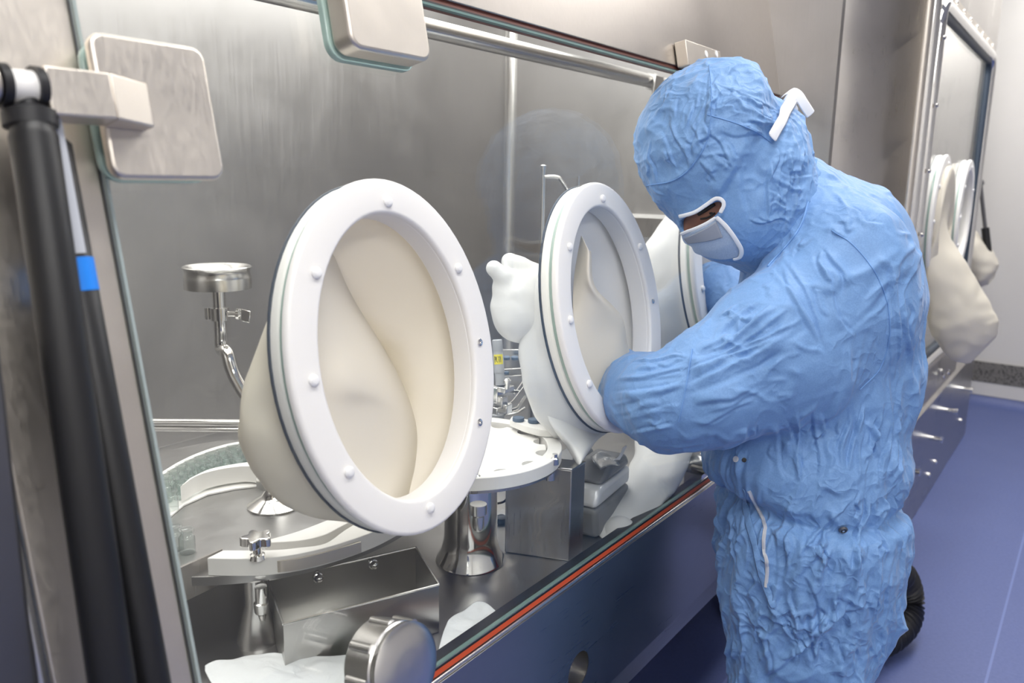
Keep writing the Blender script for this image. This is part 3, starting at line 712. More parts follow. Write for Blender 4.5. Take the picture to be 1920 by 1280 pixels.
fq = [[(hq(1150+k*9, 1050, -.002+k*.010), hq(1146+k*9, 1070, .006+k*.011), .0115, .011), (hq(1146+k*9, 1070, .006+k*.011), hq(1152+k*9, 1080-2*k, .022+k*.012), .011, .010)] for k in range(4)]
fq.append([(hq(1150, 1010, -.012), hq(1142, 1032, -.022), .013, .012), (hq(1142, 1032, -.022), hq(1152, 1048, -.026), .012, .0105)])
fh, ff = glove_sdf(hp, .02), [glove_sdf(q_, .006) for q_ in fq]
def glove_fn2(P):
    d = fh(P)
    for f_ in ff: d = smin(d, f_(P), .008)
    return d
ctr = hq(1162, 1040)
sdf_mesh('glove', glove_fn2, ctr-A([.09, .09, .09]), ctr+A([.09, .09, .10]), .0035, M_glove, t, rel=2, sub=1)

# the two ports of the next isolator; an inverted sleeve hangs out of the nearer one
def fr_flat(xc, zc): return lambda u, v, w: A([xc+u, Y2-w, zc+v])
q1, q2 = onY(1781, 400, Y2-.016), onY(1822, 400, Y2-.016)
zt = onY(1762, 284, Y2-.03)[2]
pB = []
for xr, lab in ((q1[0], 'white oval glove port on the next isolator with its cream sleeve hanging out'), (q2[0], 'farther white oval glove port on the next isolator, without a hanging sleeve')):
    xc = xr-PA; pB.append(port(lab, fr_flat(xc, zt-PB), (xc, Y2, zt-2*PB), 'white oval glove ports on the next isolator', bt, (5, 6)))
    obj('sleeve', ell_ring(fr_flat(xc, zt-PB), [(-.012, -.022), (-.016, -.06), (-.06, -.16), (-.13, -.22), (-.15, -.22), (-.07, -.165), (-.020, -.06), (-.014, -.022)]), M_sleeve, pB[-1])
def hang(name, path, root, m, n=40):
    """bag of cloth: (px, py, y) centre, half width along the aisle, half thickness"""
    V = []; 
    for (x, y, yy_), wx, wy in path:
        c = onY(x, y, yy_)
        for k in range(n):
            th = 2*math.pi*k/n; V.append(c+A([wx*math.cos(th), wy*math.sin(th), 0]))
    V = A(V); V = V+(perlin(V*9)*.012)[:, None]*A([.6, .6, .3])
    return obj(name, (V, grid_faces(len(path), n)+[tuple(range(n)), tuple(range((len(path)-1)*n, len(path)*n))]), m, root, sub=2)
t = pB[0]; xc = q1[0]-PA; zc = zt-PB
def esec(l, r, a, yo=0.):
    L_, R_ = onX(*l, xc+yo), onX(*r, xc+yo); return ((L_+R_)/2, A([a, 0, 0]), (R_-L_)/2)
loft_sleeve('hanging_sleeve', [(A([xc, Y2+.0, zc]), A([.138, 0, 0]), A([0, 0, .186])), (A([xc, Y2-.036, zc-.005]), A([.136, 0, 0]), A([0, 0, .178])), esec((1737, 548), (1772, 420), .125), esec((1742, 600), (1815, 500), .11), esec((1752, 635), (1852, 568), .095), esec((1785, 668), (1869, 603), .06), esec((1808, 680), (1870, 622), .025), esec((1820, 680), (1866, 634), .004)], t, M_sleeve, bumpy=.008, seed=5., n=40)
# gas strut and drooping sleeve of the last isolator
a_, b_ = onX(1838, 343, 5.0), onX(1852, 472, 5.0)
s = thing('gas_strut', 'small black gas strut far away before the pale wall, beside the last hanging sleeve', 'gas strut', b_)
obj('cylinder', tube([a_*.35+b_*.65, b_], .020, 12), M_strut, s); obj('rod', tube([a_, a_*.35+b_*.65], .010, 10), M_dark, s)
obj('end_joint', lathe([(.001, -.02), (.018, -.012), (.018, .012), (.001, .02)], a_, (0, 1, 0), 12), M_dark, s)
c0, c1, c2, c3, c4 = [onX(x, y, 5.02) for x, y in ((1806, 425), (1814, 455), (1834, 490), (1850, 515), (1857, 528))]
gl = thing('glove_sleeve', 'small beige glove sleeve drooping from the last isolator near the far wall', 'glove', c3)
loft_sleeve('sleeve', [(c0, A([.10, 0, 0]), A([0, 0, .03])), (c1, A([.09, 0, 0]), A([0, -.01, .08])), (c2, A([.085, 0, 0]), A([0, -.03, .085])), (c3, A([.07, 0, 0]), A([0, -.04, .065])), (c4, A([.02, 0, 0]), A([0, -.012, .02]))], gl, M_sleeve, n=28, bumpy=.012)
st_ = [onX(x, y, 5.04) for x, y in ((1828, 385), (1832, 440))]

# ------------------------------------------------------------------ clamps on the glass, gas struts, knob
def rplate(name, px0, px1, py0, py1, w0, w1, m, root, r=.016, bevel=.004):
    u0, v1 = onG(px0, (py0+py1)/2, w1)[0], onG((px0+px1)/2, py0, w1)[1]
    u1, v0 = onG(px1, (py0+py1)/2, w1)[0], onG((px0+px1)/2, py1, w1)[1]
    L = [g3(u, v, w0) for u, v in rrect((u0+u1)/2, (v0+v1)/2, (u1-u0)/2, (v1-v0)/2, r)]
    return obj(name, prism(L, GN*(w1-w0)), m, root, bevel=bevel), ((u0+u1)/2, (v0+v1)/2, (u1-u0)/2, (v1-v0)/2)
def disc_plate(name, c, grow, w0, w1, m, root, r=.02, bevel=.002):
    L = [g3(u, v, w0) for u, v in rrect(c[0], c[1], c[2]+grow, c[3]+grow, r)]
    return obj(name, prism(L, GN*(w1-w0)), m, root, bevel=bevel)
k = thing('glass_clamp', 'square satin steel clamp plate on the glass, joined by an arm to the black struts', 'clamp', g3(*onG(290, 200, .03), .004))
o_, c_ = rplate('plate', 190, 402, 76, 335, .022, .034, M_frame, k, r=.014)
disc_plate('glass_washer', c_, -.001, .0045, .0125, M_wash, k)
disc_plate('backing', c_, -.006, .0125, .022, M_dark, k)
ua, ub = onG(88, 170, .062)[0], onG(296, 205, .062)[0]; va, vb2 = onG(190, 135, .062)[1], onG(190, 222, .062)[1]
um = onG(212, 180, .062)[0]
obj('arm', hexa([g3(ua, vb2, .036), g3(um, vb2, .036), g3(um, vb2, .064), g3(ua, vb2, .064), g3(ua, va, .036), g3(um, va, .036), g3(um, va, .064), g3(ua, va, .064)]), M_frame, k, bevel=.002)
obj('arm_tip', hexa([g3(um, vb2, .034), g3(ub, vb2-.002, .034), g3(ub, vb2-.002, .052), g3(um, vb2, .064), g3(um, va, .034), g3(ub, va-.002, .034), g3(ub, va-.002, .052), g3(um, va, .064)]), M_frame, k, bevel=.002)
# strut pair: main black cylinder, second black guide with label and tape, ball joint on top
def gpt(x, y, w): return g3(*onG(x, y, w), w)
s1 = [gpt(x, y, .055) for x, y in ((58, 222), (212, 1290), (240, 1480))]
s2 = [gpt(x, y, .035) for x, y in ((88, 255), (141, 518), (285, 1290), (305, 1420))]
J = gpt(48, 165, .050)
s = thing('gas_strut', 'thick black gas strut running down the left edge before the glass', 'gas strut', gpt(212, 1290, .055))
d1 = s1[1]-s1[0]; d1 /= np.linalg.norm(d1)
obj('cylinder', lathe([(.010, 0), (.016, .006), (.0185, .016), (.0185, .80), (.012, .81)], s1[0], d1, 36), M_strut, s)
obj('rod', tube([J, s1[0]+d1*.01], .009, 16), M_black, s)
jd = GU
obj('joint_pin', tube([J-jd*.060, J+jd*.020], .008, 16), M_satin, s)
obj('joint_sleeve', tube([J-jd*.016, J+jd*.014], .0145, 24), M_white, s)
for e in (-.022, .005): obj('joint_collar', tube([J+jd*e, J+jd*(e+.007)], .0185, 24), M_black, s)
obj('joint_fork', lathe([(.014, 0), (.021, .004), (.021, .016), (.014, .020)], J+d1*.016, d1, 24), M_black, s)
obj('joint_boss', lathe([(.012, 0), (.016, .003), (.016, .028), (.012, .03)], J-jd*.052, jd, 24), M_frame, s)
s_ = thing('guide_rod', 'slim black rod with blue tape and grey label, right beside the thick strut', 'rod', s2[2])
d2 = s2[2]-s2[1]; d2 /= np.linalg.norm(d2); p_ = s2[1]-d2*np.linalg.norm(s2[1]-s2[0])
obj('shaft', lathe([(.010, 0), (.0165, .008), (.0165, .78), (.010, .79)], p_, d2, 30), M_strut, s_)
obj('tape', lathe([(.0171, 0), (.0171, .029)], s2[1]-d2*.015, d2, 30, cap=False), M_tape, s_)
ax_ = frame_of(d2); toc = EYE-s2[1]; toc -= d2*(toc@d2); toc /= np.linalg.norm(toc); sd = np.cross(d2, toc); sd = sd if sd@rt > 0 else -sd
V = []; 
for h_ in np.linspace(-.155, -.018, 6):
    for a in np.linspace(-.35, .75, 8): V.append(s2[1]+d2*h_+(toc*math.cos(a)+sd*math.sin(a))*.0171)
obj('label', (V, grid_faces(6, 8, False)), M_label, s_)

k = thing('glass_clamp', 'deep rounded steel clamp block at the top edge of the glass, above the first port', 'clamp', g3(*onG(715, 60, .03), .004))
o_, c_ = rplate('block', 650, 797, -60, 100, .016, .050, M_frame, k, r=.018, bevel=.005)
disc_plate('glass_washer', c_, .004, .0045, .0145, M_wash, k, r=.022)
k = thing('glass_clamp', 'small steel clamp block with two white plugs above the worker\'s hood', 'clamp', g3(*onG(1318, 105, .0), .002))
u0_, u1_ = onG(1288, 105, .028)[0], onG(1350, 105, .028)[0]; v0_, v1_ = onG(1318, 130, .028)[1], onG(1318, 86, .028)[1]
obj('block', gbox(u0_, u1_, v0_, v1_, .002, .030), M_frame, k, bevel=.002)
for px in (1324, 1343): obj('plug', lathe([(.008, 0), (.008, .0015)], gpt(px, 101, .030), GN, 16), M_white, k)
kb = thing('clamp_knob', 'round chrome clamping knob at the lower left corner of the glass', 'knob', gpt(700, 1220, .0045))
kc = gpt(764, 1250, .070)
obj('body', lathe([(.036, -.055), (.049, -.053), (.050, -.013), (.048, -.011), (.048, -.009), (.0505, -.006), (.0505, -.001), (.044, .003), (.020, .0045), (.001, .005)], kc, GN, 56), M_satin, kb)
obj('washer', lathe([(.038, -.0650), (.038, -.053)], kc, GN, 40), M_wash, kb)
for a in np.linspace(0, 2*math.pi, 9)[:-1]:
    x, y, z = frame_of(GN); p = kc+(x*math.cos(a)+y*math.sin(a))*.0485
    obj('grip', tube([p-GN*.048, p-GN*.015], .006, 10), M_satin, kb)

# ------------------------------------------------------------------ inside the chamber
rl = thing('overhead_rail', 'long round steel rail under the top of the chamber', 'rail', (1.5, .35, 1.64))
ra, rb = onY(-40, -150, .35), onY(1248, 152, .35)
zr_ = 1.638; obj('tube', tube([(0.1, .35, zr_), (2.32, .35, zr_)], .019, 20), M_satin, rl)
hk = onY(1214, 205, .345); top_ = A([2.19, .345, zr_+.012])
L = [top_+A([.026, 0, 0]), hk+A([.024, 0, .0]), hk+A([.017, 0, -.018]), hk+A([0, 0, -.024]), hk+A([-.017, 0, -.018]), hk+A([-.024, 0, 0]), top_+A([-.026, 0, 0])]
obj('bracket', prism([p+A([0, -.024, 0]) for p in L], (0, .006, 0)), M_satin, rl, bevel=.001)
obj('bracket_ring', lathe([(.0195, -.007), (.025, -.007), (.025, .007), (.0195, .007)], (2.19, .35, zr_), (1, 0, 0), 24), M_satin, rl)
obj('bracket_screw', lathe([(.007, 0), (.007, .005), (.003, .007)], hk+A([0.012, -.024, .022]), (0, -1, 0), 12), M_chrome, rl)

# rotary feed table on the left
TC = A([.82, .39]); TR = .318; TT = .80
tb = thing('rotary_table', 'round stainless steel feed table in the chamber behind the first glove port', 'table', (*TC, DECK))
obj('table_top', lathe([(.001, TT-.014), (TR, TT-.014), (TR, TT-.001), (TR-.001, TT), (.001, TT)], (*TC, 0), n=96), M_deck, tb)
obj('hub', lathe([(.05, TT-.015), (.05, TT-.02), (.045, DECK+.03), (.07, DECK)], (*TC, 0)), M_steel, tb)
cl = onZ(497, 1192, DECK)
obj('leg', lathe([(.030, DECK), (.028, DECK+.012), (.015, DECK+.06), (.016, TT-.014)], (cl[0]-.012, cl[1], 0), n=32), M_satin, tb)
ep = [onZ(x, y, TT+.02) for x, y in ((300, 1078), (338, 1060), (416, 1027))]
obj('entry_plate', prism([*ep[:1], ep[2], ep[2]+A([-.002, -.004, 0]), ep[0]+A([-.002, -.004, 0])], (0, 0, -.052)), M_steel, tb)
def bar_poly(name, top_px, z1, z0, m, root=None, bev=.001):
    L = [onZ(x, y, z1) for x, y in top_px]; return obj(name, prism(L, (0, 0, z0-z1)), m, root, bevel=bev)
# white guide rails
GZ = TT+.027
def smooth_px(P, k=5): return [tuple(q) for q in spline([A([*p, 0.]) for p in P], k)]
def spx(P, k=5): return [(q[0], q[1]) for q in smooth_px(P, k)]
outer = spx([(388, 1046), (440, 1047), (490, 1046), (540, 1041), (600, 1029), (660, 1011), (710, 992), (760, 966)])
inner = spx([(790, 930), (730, 950), (655, 988), (610, 1018), (560, 1026), (520, 1030), (470, 1031), (418, 1031)])
gr = obj('guide_rail', prism([onZ(x, y, GZ) for x, y in outer+inner], (0, 0, -.0265)), M_white, bevel=.0012)
gr_front = gr; gr['_w'] = list(map(float, onZ(480, 1050, TT))); tag(setorigin(gr, onZ(480, 1050, TT)), 'curved white guide rail at the front rim of the feed table, under the star knob', 'guide rail', 'white guide rails on the feed table')
o2 = spx([(496, 1017), (560, 1013), (606, 1003), (640, 986), (690, 960), (740, 940)]); i2 = spx([(730, 915), (680, 948), (630, 968), (560, 995), (500, 1012)], 4)
gr = obj('guide_rail', prism([onZ(x, y, GZ+.002) for x, y in o2+i2], (0, 0, -.0285)), M_white, bevel=.0012)
tag(setorigin(gr, onZ(620, 985, TT)), 'wedge-shaped white guide rail just behind the front rim rail, pointing left', 'guide rail', 'white guide rails on the feed table')
o3 = spx([(338, 912), (366, 893), (400, 882), (440, 875), (470, 874), (505, 882)]); i3 = spx([(520, 872), (490, 864), (465, 866), (430, 871), (390, 880), (356, 896)])
gr = obj('guide_rail', prism([onZ(x, y, TT+.038) for x, y in o3+i3], (0, 0, -.030)), M_white, bevel=.0012)
tag(setorigin(gr, onZ(400, 900, TT+.008)), 'thick white curved guide rail in front of the packed glass vials', 'guide rail', 'white guide rails on the feed table')
bk = spx([(285, 900), (305, 889), (340, 868), (380, 850), (425, 836), (470, 828), (520, 822)])
L1 = [onZ(x, y, TT+.042) for x, y in bk]
gr = obj('guide_rail', prism(L1+[p+A([.004, .012, 0]) for p in L1[::-1]], (0, 0, -.042)), M_white, bevel=.001)
tag(setorigin(gr, onZ(380, 850, TT)), 'thin white rail curving behind the packed glass vials', 'guide rail', 'white guide rails on the feed table')
bb = obj('vial_track', prism([onZ(x, y, TT+.004) for x, y in bk+[(520, 905), (440, 915), (390, 925), (345, 945), (315, 970), (285, 975)]], (0, 0, -.0038)), M_white, tb, bevel=.001)
# vials
VH = .038
vp = [(.0105, 0), (.0118, .001), (.0118, .024), (.0112, .026), (.0080, .029), (.0078, .033), (.0108, .034), (.0112, .036), (.0108, VH), (.0080, VH), (.0074, .036), (.0072, .030), (.0106, .0255), (.0110, .024), (.0110, .0015), (.001, .0012)]
v0 = None
def vial(p, label, group):
    global v0
    if v0 is None:
        v0 = obj('glass_vial', lathe(vp, (0, 0, 0), n=20), M_vial); v0.location = tuple(map(float, p)); o = v0
    else:
        o = v0.copy(); COL.objects.link(o); o.location = tuple(map(float, p))
    return tag(o, label, 'vial', group)
gi3 = [onZ(x, y, TT+.038) for x, y in i3]
bl = spline([onZ(x, y, TT+VH) for x, y in ((308, 905), (325, 886), (357, 868), (388, 856), (418, 846), (450, 836), (490, 830))], 12)
seg = np.concatenate([[0], np.cumsum([np.linalg.norm(bl[i+1]-bl[i]) for i in range(len(bl)-1)])])
def along(s): 
    i = min(max(np.searchsorted(seg, s)-1, 0), len(bl)-2); f_ = (s-seg[i])/(seg[i+1]-seg[i]); p = bl[i]+(bl[i+1]-bl[i])*f_
    d = bl[i+1]-bl[i]; d /= np.linalg.norm(d); return p, A([d[1], -d[0], 0])
for r_ in range(4):
    s0 = .0 if r_ % 2 == 0 else .0122
    while s0 < seg[-1]:
        p, nn = along(s0); q = p+nn*r_*.0212; s0 += .0245
        px_ = (q-EYE); zz = px_@fw; X_, Y_ = 960+F_PX*(px_@rt)/zz, 640+F_PX*(px_@dn)/zz
        gd = [p-q for p in gi3]; jn = int(np.argmin([g_[0]**2+g_[1]**2 for g_ in gd]))
        if X_ > 340 and (math.hypot(gd[jn][0], gd[jn][1]) < .0128 or gd[jn][1] > 0): continue
        vial((q[0], q[1], TT+.0042), 'clear glass vial standing packed between the white rails on the feed table', 'packed clear vials on the feed table')
for x, y in ((322, 958), (352, 1036), (330, 1030)):
    p = onZ(x, y, TT)
    vial(p, {322: 'clear vial standing alone at the left end of the thick white rail', 352: 'clear vial by the steel entry plate, the more visible of two', 330: 'clear vial beside the left glass edge, half hidden by the frame'}[x], None)
op = spx([(520, 1044), (560, 1039), (600, 1030), (640, 1019), (676, 1008)])
L1 = [onZ(x, y, GZ) for x, y in op]; ov = A([.0, -.0012, 0])
gsl = obj('slot_plate', prism([p+ov-UZ*.006 for p in L1]+[p+ov*-1.5-UZ*.006 for p in L1[::-1]], (0, 0, -.017)), M_frame, gr_front, angle=60)
# star knob on its post
kp = onZ(483, 1046, GZ)
k = thing('rail_clamp', 'chrome star-grip knob on a post through the white front rail', 'knob', (kp[0], kp[1], DECK+.03))
kx, ky = kp[0], kp[1]
star = []
for i in range(60):
    a = 2*math.pi*i/60; r_ = .0185+.0040*math.cos(5*a); star.append(A([kx+r_*math.cos(a), ky+r_*math.sin(a), GZ+.020]))
obj('grip', prism(star, (0, 0, .014)), M_chrome, k, bevel=.002)
obj('stem', lathe([(.012, GZ), (.010, GZ+.006), (.0065, GZ+.008), (.0065, GZ+.02)], (kx, ky, 0), n=24), M_chrome, k)
obj('post', lathe([(.0085, GZ-.066), (.0085, TT-.0145)], (kx, ky-.004, 0), n=24), M_chrome, k)
obj('post_foot', lathe([(.004, GZ-.092), (.006, GZ-.084), (.010, GZ-.080), (.011, GZ-.066), (.0085, GZ-.064)], (kx, ky-.004, 0), n=24), M_satin, k)
# bell-shaped chrome foot on the table
bp = onZ(530, 952, TT); b0 = (bp[0], bp[1]+.02, 0)
b_ = thing('chrome_foot', 'shiny chrome trumpet-shaped foot standing on the feed table', 'stand', (b0[0], b0[1], TT))
obj('flare', lathe([(.046, TT+.0005), (.046, TT+.003), (.027, TT+.014), (.022, TT+.018), (.011, TT+.036), (.0095, TT+.06)], b0, n=48), M_chrome, b_)
obj('nut', lathe([(.019, TT+.036), (.019, TT+.056)], (b0[0]-.012, b0[1], 0), n=6), M_chrome, b_, smooth=False)
obj('column', tube([(b0[0], b0[1], TT+.05), (b0[0], b0[1], TT+.16)], .009, 20), M_chrome, b_)
# settling cup (air sampler) on a bent tube
cpt = at(408, 520, 1.66); 
f_ = thing('sampling_cup', 'round chrome sampling cup on a bent tube, left of the first port', 'sampler', cpt-A([0, 0, .2]))
cz = cpt
obj('cup', lathe([(.062, -.022), (.067, -.022), (.067, .0), (.0665, .002), (.064, .010), (.065, .018), (.069, .022), (.067, .024), (.060, .021), (.052, .012), (.050, .008), (.001, .008)], cz, n=56), M_satin, f_)
tp = spline([cz+A([0, 0, -.02]), cz+A([0, 0, -.10]), cz+A([0, 0, -.15]), at(425, 660, 1.66), at(440, 706, 1.655), at(475, 760, 1.65), at(520, 800, 1.64)], 8)
obj('tube', tube(tp, .0135, 18), M_chrome, f_)
obj('clamp_ring', lathe([(.0138, -.013), (.0195, -.013), (.0195, .013), (.0138, .013)], cz+A([0, 0, -.076]), n=28), M_chrome, f_)
cc = cz+A([0, 0, -.076]); sx_ = rt*1.0; sx_[2] = 0; sx_ /= np.linalg.norm(sx_)
obj('clamp_hinge', tube([cc-sx_*.024-fw*.004+A([0, 0, -.012]), cc-sx_*.024-fw*.004+A([0, 0, .012])], .0055, 12), M_chrome, f_)
obj('wing_nut', lathe([(.006, .018), (.006, .034), (.012, .036), (.012, .042), (.004, .046)], cc, sx_, 16), M_chrome, f_)
wv = cc+sx_*.052
obj('wing', hexa([wv+sx_*a+UZ*b+fw*c for a, b, c in ((-.008, -.015, -.003), (.010, -.019, -.003), (.010, -.019, .003), (-.008, -.015, .003), (-.008, .012, -.003), (.014, .006, -.003), (.014, .006, .003), (-.008, .012, .003))]), M_chrome, f_, bevel=.002)
# low rail at the back of the feed table
br = thing('back_rail', 'thin horizontal steel rail behind the packed vials at left', 'rail', at(375, 806, 1.9))
for dy, r_ in ((-6, .0085), (6, .0055)):
    obj('bar', tube([at(230, 797+dy, 1.74), at(560, 800+dy, 1.72)], r_, 12), M_chrome, br)
# open steel bin
bz = TT-.035
c4 = [onZ(x, y, bz) for x, y in ((503, 1088), (780, 1026), (823, 1096), (531, 1171))]
bn = thing('steel_bin', 'open-topped rectangular steel bin standing under the feed table', 'bin', (*(sum(c4)/4)[:2], DECK))
mb_ = MB(); ce = sum(c4)/4
for i in range(4):
    a, b = c4[i], c4[(i+1) % 4]; ia, ib = a+(ce-a)*.008, b+(ce-b)*.008; dz = A([0, 0, DECK+.001-bz])
    mb_.add(*hexa([a+dz, b+dz, ib+dz, ia+dz, a, b, ib, ia]))
obj('walls', mb_, M_bin, bn)
obj('bottom', prism([p+A([0, 0, DECK+.001-bz]) for p in c4], (0, 0, .002)), M_bin, bn)
rm = MB()
for i in range(4):
    a, b = c4[i], c4[(i+1) % 4]; rm.add(*tube([a+UZ*.0005, b+UZ*.0005], .0017, 8))
obj('rim', rm, M_satin, bn)
for i, (x, y) in enumerate(((595, 1080), (698, 1055))):
    a, b = c4[0], c4[1]; nn = np.cross(b-a, UZ); nn /= np.linalg.norm(nn); nn = nn if nn@(ce-a) > 0 else -nn
    p = onp(x, y, a+nn*.003, nn)
    p[2] = min(p[2], bz-.008); obj('acorn_nut', lathe([(.008, 0), (.008, .006), (.0065, .007), (.006, .011), (.004, .014), (.001, .015)], p, nn, 14), M_chrome, bn)
# wipes
def wipe(name, loop, z, label, seed, crump=.006):
    L = [onZ(x, y, z) for x, y in loop]; c = sum(L)/len(L); V, Fs = [], []
    R = 9; n = len(L)
    for r_ in range(R+1):
        for p in L: V.append(c+(p-c)*(r_/R))
    V = A(V); V[:, 2] += .003+np.abs(perlin(V*38+seed))*crump*2.2+ridge(V*24+seed, 2)*crump
    o = obj(name, (V, grid_faces(R+1, n)), M_wipe, None, sub=1, solid=.001); tag(setorigin(o, c), label, 'wipe'); return o
wipe('wipe', spx([(832, 1190), (845, 1170), (872, 1148), (900, 1136), (930, 1150), (945, 1175), (920, 1215), (880, 1245), (850, 1262), (818, 1270), (822, 1225)], 3), DECK+.003, 'crumpled white wipe lying on the deck right of the steel bin', 2.)
wipe('wipe', spx([(376, 1262), (420, 1246), (470, 1236), (540, 1235), (620, 1238), (700, 1242), (720, 1275), (640, 1330), (520, 1340), (410, 1320)], 3), DECK+.012, 'white wipe spread on the deck in the lower left corner behind the knob', 7.)

# star-wheel turntable
SC = A([1.045, .09]); SR = .168; SZ = .87
tt = thing('vial_turntable', 'white notched star-wheel disc behind and between the first two ports', 'star wheel', (*SC, DECK))
V = []; n = 420; NT = 14; prof = []
for i in range(n):
    a = 2*math.pi*i/n; ph = ((a*NT/(2*math.pi)) % 1)-.5; d_ = abs(ph)*2*math.pi/NT*.140
    r_ = .140-(math.sqrt(max(0, .0165**2-d_**2)) if d_ < .0165 else 0); prof.append(A([SC[0]+r_*math.cos(a), SC[1]+r_*math.sin(a), SZ]))
obj('disc', prism(prof, (0, 0, .016)), M_white, tt, angle=30)
obj('under_disc', lathe([(.001, SZ-.006), (SR-.004, SZ-.006), (SR-.004, SZ-.0005), (.001, SZ-.0005)], (*SC, 0), n=96), M_steel, tt)
obj('hub_cap', lathe([(.016, SZ+.016), (.016, SZ+.026), (.010, SZ+.032), (.001, SZ+.033)], (SC[0]-.03, SC[1]+.035, 0), n=32), M_chrome, tt)
obj('guide_ring', lathe([(.143, SZ+.0005), (SR, SZ+.0005), (SR, SZ+.021), (SR-.001, SZ+.022), (.144, SZ+.022), (.143, SZ+.021)][::1]+[(.143, SZ+.0005)], (*SC, 0), n=110, cap=False), M_white, tt)
pcx, pcy = 1.026, .064
obj('column', lathe([(.062, DECK+.001), (.061, DECK+.004), (.052, DECK+.020), (.047, DECK+.045), (.046, DECK+.17), (.046, SZ-.0065)], (pcx, pcy, 0), n=56), M_chrome, tt)
for px, py in ((893, 905), (1040, 872)):
    p = onZ(px, py, SZ+.01); obj('ring_screw', lathe([(.007, .012), (.007, .022), (.0045, .024), (.0045, .030)], (p[0], p[1], SZ+.0), n=14), M_chrome, tt)
pc = onZ(897, 946, SZ-.008); 
obj('stud', lathe([(.013, SZ-.0065), (.013, SZ-.022), (.009, SZ-.026), (.009, SZ-.045), (.006, SZ-.05)], (pc[0], pc[1], 0), n=20), M_satin, tt)
p = onZ(1040, 880, SZ-.008); obj('stud', lathe([(.010, SZ-.0065), (.010, SZ-.028)], (p[0], p[1]+.01, 0), n=20), M_satin, tt)
# curved stopper guide with blue caps at the rear of the star wheel
gl_ = [onZ(x, y, SZ+.036) for x, y in spx([(956, 786), (985, 798), (1020, 806), (1060, 806)])]+[onZ(x, y, SZ+.036) for x, y in spx([(1062, 792), (1030, 790), (990, 786), (960, 780)])]
gg = obj('stopper_guide', prism(gl_, (0, 0, -.013)), M_white, bevel=.001); tag(setorigin(gg, onZ(1000, 800, SZ+.023)), 'white curved guide piece over the rear of the star wheel', 'guide rail')
cap0 = None
for i, (x, y) in enumerate(((972, 783), (1001, 786), (1022, 787))):
    p = onZ(x, y, SZ+.042)
    if cap0 is None: cap0 = obj('vial_stopper', lathe([(.0105, -.006), (.0112, -.005), (.0112, .0), (.0105, .001), (.001, .0012)], (0, 0, 0), n=24), M_stopper); o = cap0
    else: o = cap0.copy(); COL.objects.link(o)
    o.location = tuple(map(float, p)); tag(o, ['blue-grey round stopper on the white guide, leftmost of the row', 'blue-grey round stopper on the white guide, middle of the row', 'blue-grey round stopper on the white guide, rightmost, touching the sleeve'][i], 'stopper', 'blue-grey stoppers on the guide')
# filling head: grey cylinder with yellow label above clamps
fh_ = at(934, 690, 1.62); w_ = 1.62/F_PX
f_ = thing('filling_head', 'grey cylinder with a yellow label over a chrome clamp, right of the first port', 'filling head', at(934, 830, 1.62))
tp_, bt_ = at(932, 638, 1.62), at(938, 722, 1.62); dd = bt_-tp_; Ln = np.linalg.norm(dd)
obj('cylinder', lathe([(.0085, -.002), (.0105, 0), (.0105, .020), (.0100, .021), (.0100, .028), (.0105, .029), (.0105, Ln*.72), (.0095, Ln*.73), (.0095, Ln)], tp_, dd, 28), M_grey, f_)
yl = tp_+dd*.42
toc = EYE-yl; dn_ = dd/Ln; toc -= dn_*(toc@dn_); toc /= np.linalg.norm(toc); sd = np.cross(dn_, toc); sd = sd if sd@rt > 0 else -sd
V = []
for h_ in np.linspace(-.010, .010, 3):
    for a in np.linspace(-.95, .95, 9): V.append(yl+dn_*h_+(toc*math.cos(a)+sd*math.sin(a))*.0108)
yy_ = obj('label', (V, grid_faces(3, 9, False)), M_yellow, f_)
tx = MB()       # printed marks of the label
strokes = [[(-.7, -.006), (-.7, .006)], [(-.7, -.006), (-.5, -.005), (-.5, 0), (-.7, .001)], [(-.2, -.006), (-.35, -.003), (-.35, .003), (-.2, .006)], [(0, -.005), (.25, -.005)], [(.12, -.005), (.12, .006)], [(.4, -.006), (.4, .006)]]
for s3 in strokes:
    P_ = [yl+dn_*h_+(toc*math.cos(a)+sd*math.sin(a))*.0110 for a, h_ in s3]; tx.add(*tube(P_, .0006, 6))
obj('lettering', tx, M_ink, yy_)
for (x, y, dx, dy, dz_), m_ in (((930, 738, .012, .016, .012), M_chrome), ((944, 728, .016, .006, .012), M_satin), ((940, 752, .010, .012, .012), M_satin), ((930, 770, .012, .010, .012), M_chrome), ((948, 765, .010, .010, .010), M_chrome)):
    p = at(x, y, 1.62); obj('clamp_block', box(p-A([dx, dx, dy]), p+A([dx, dx, dy])), m_, f_, bevel=.002)
p = at(951, 718, 1.60); obj('clamp_screw', lathe([(.005, -.012), (.005, .0), (.008, .001), (.008, .006), (.004, .01)], p, n=14), M_chrome, f_)
p = at(932, 790, 1.62); obj('glass_bushing', lathe([(.014, -.018), (.014, .016), (.010, .018)], p, n=24), M_grey, f_)
obj('support', tube([at(934, 780, 1.635), A([*at(934, 780, 1.635)[:2], SZ+.016])], .008, 12), M_satin, f_)
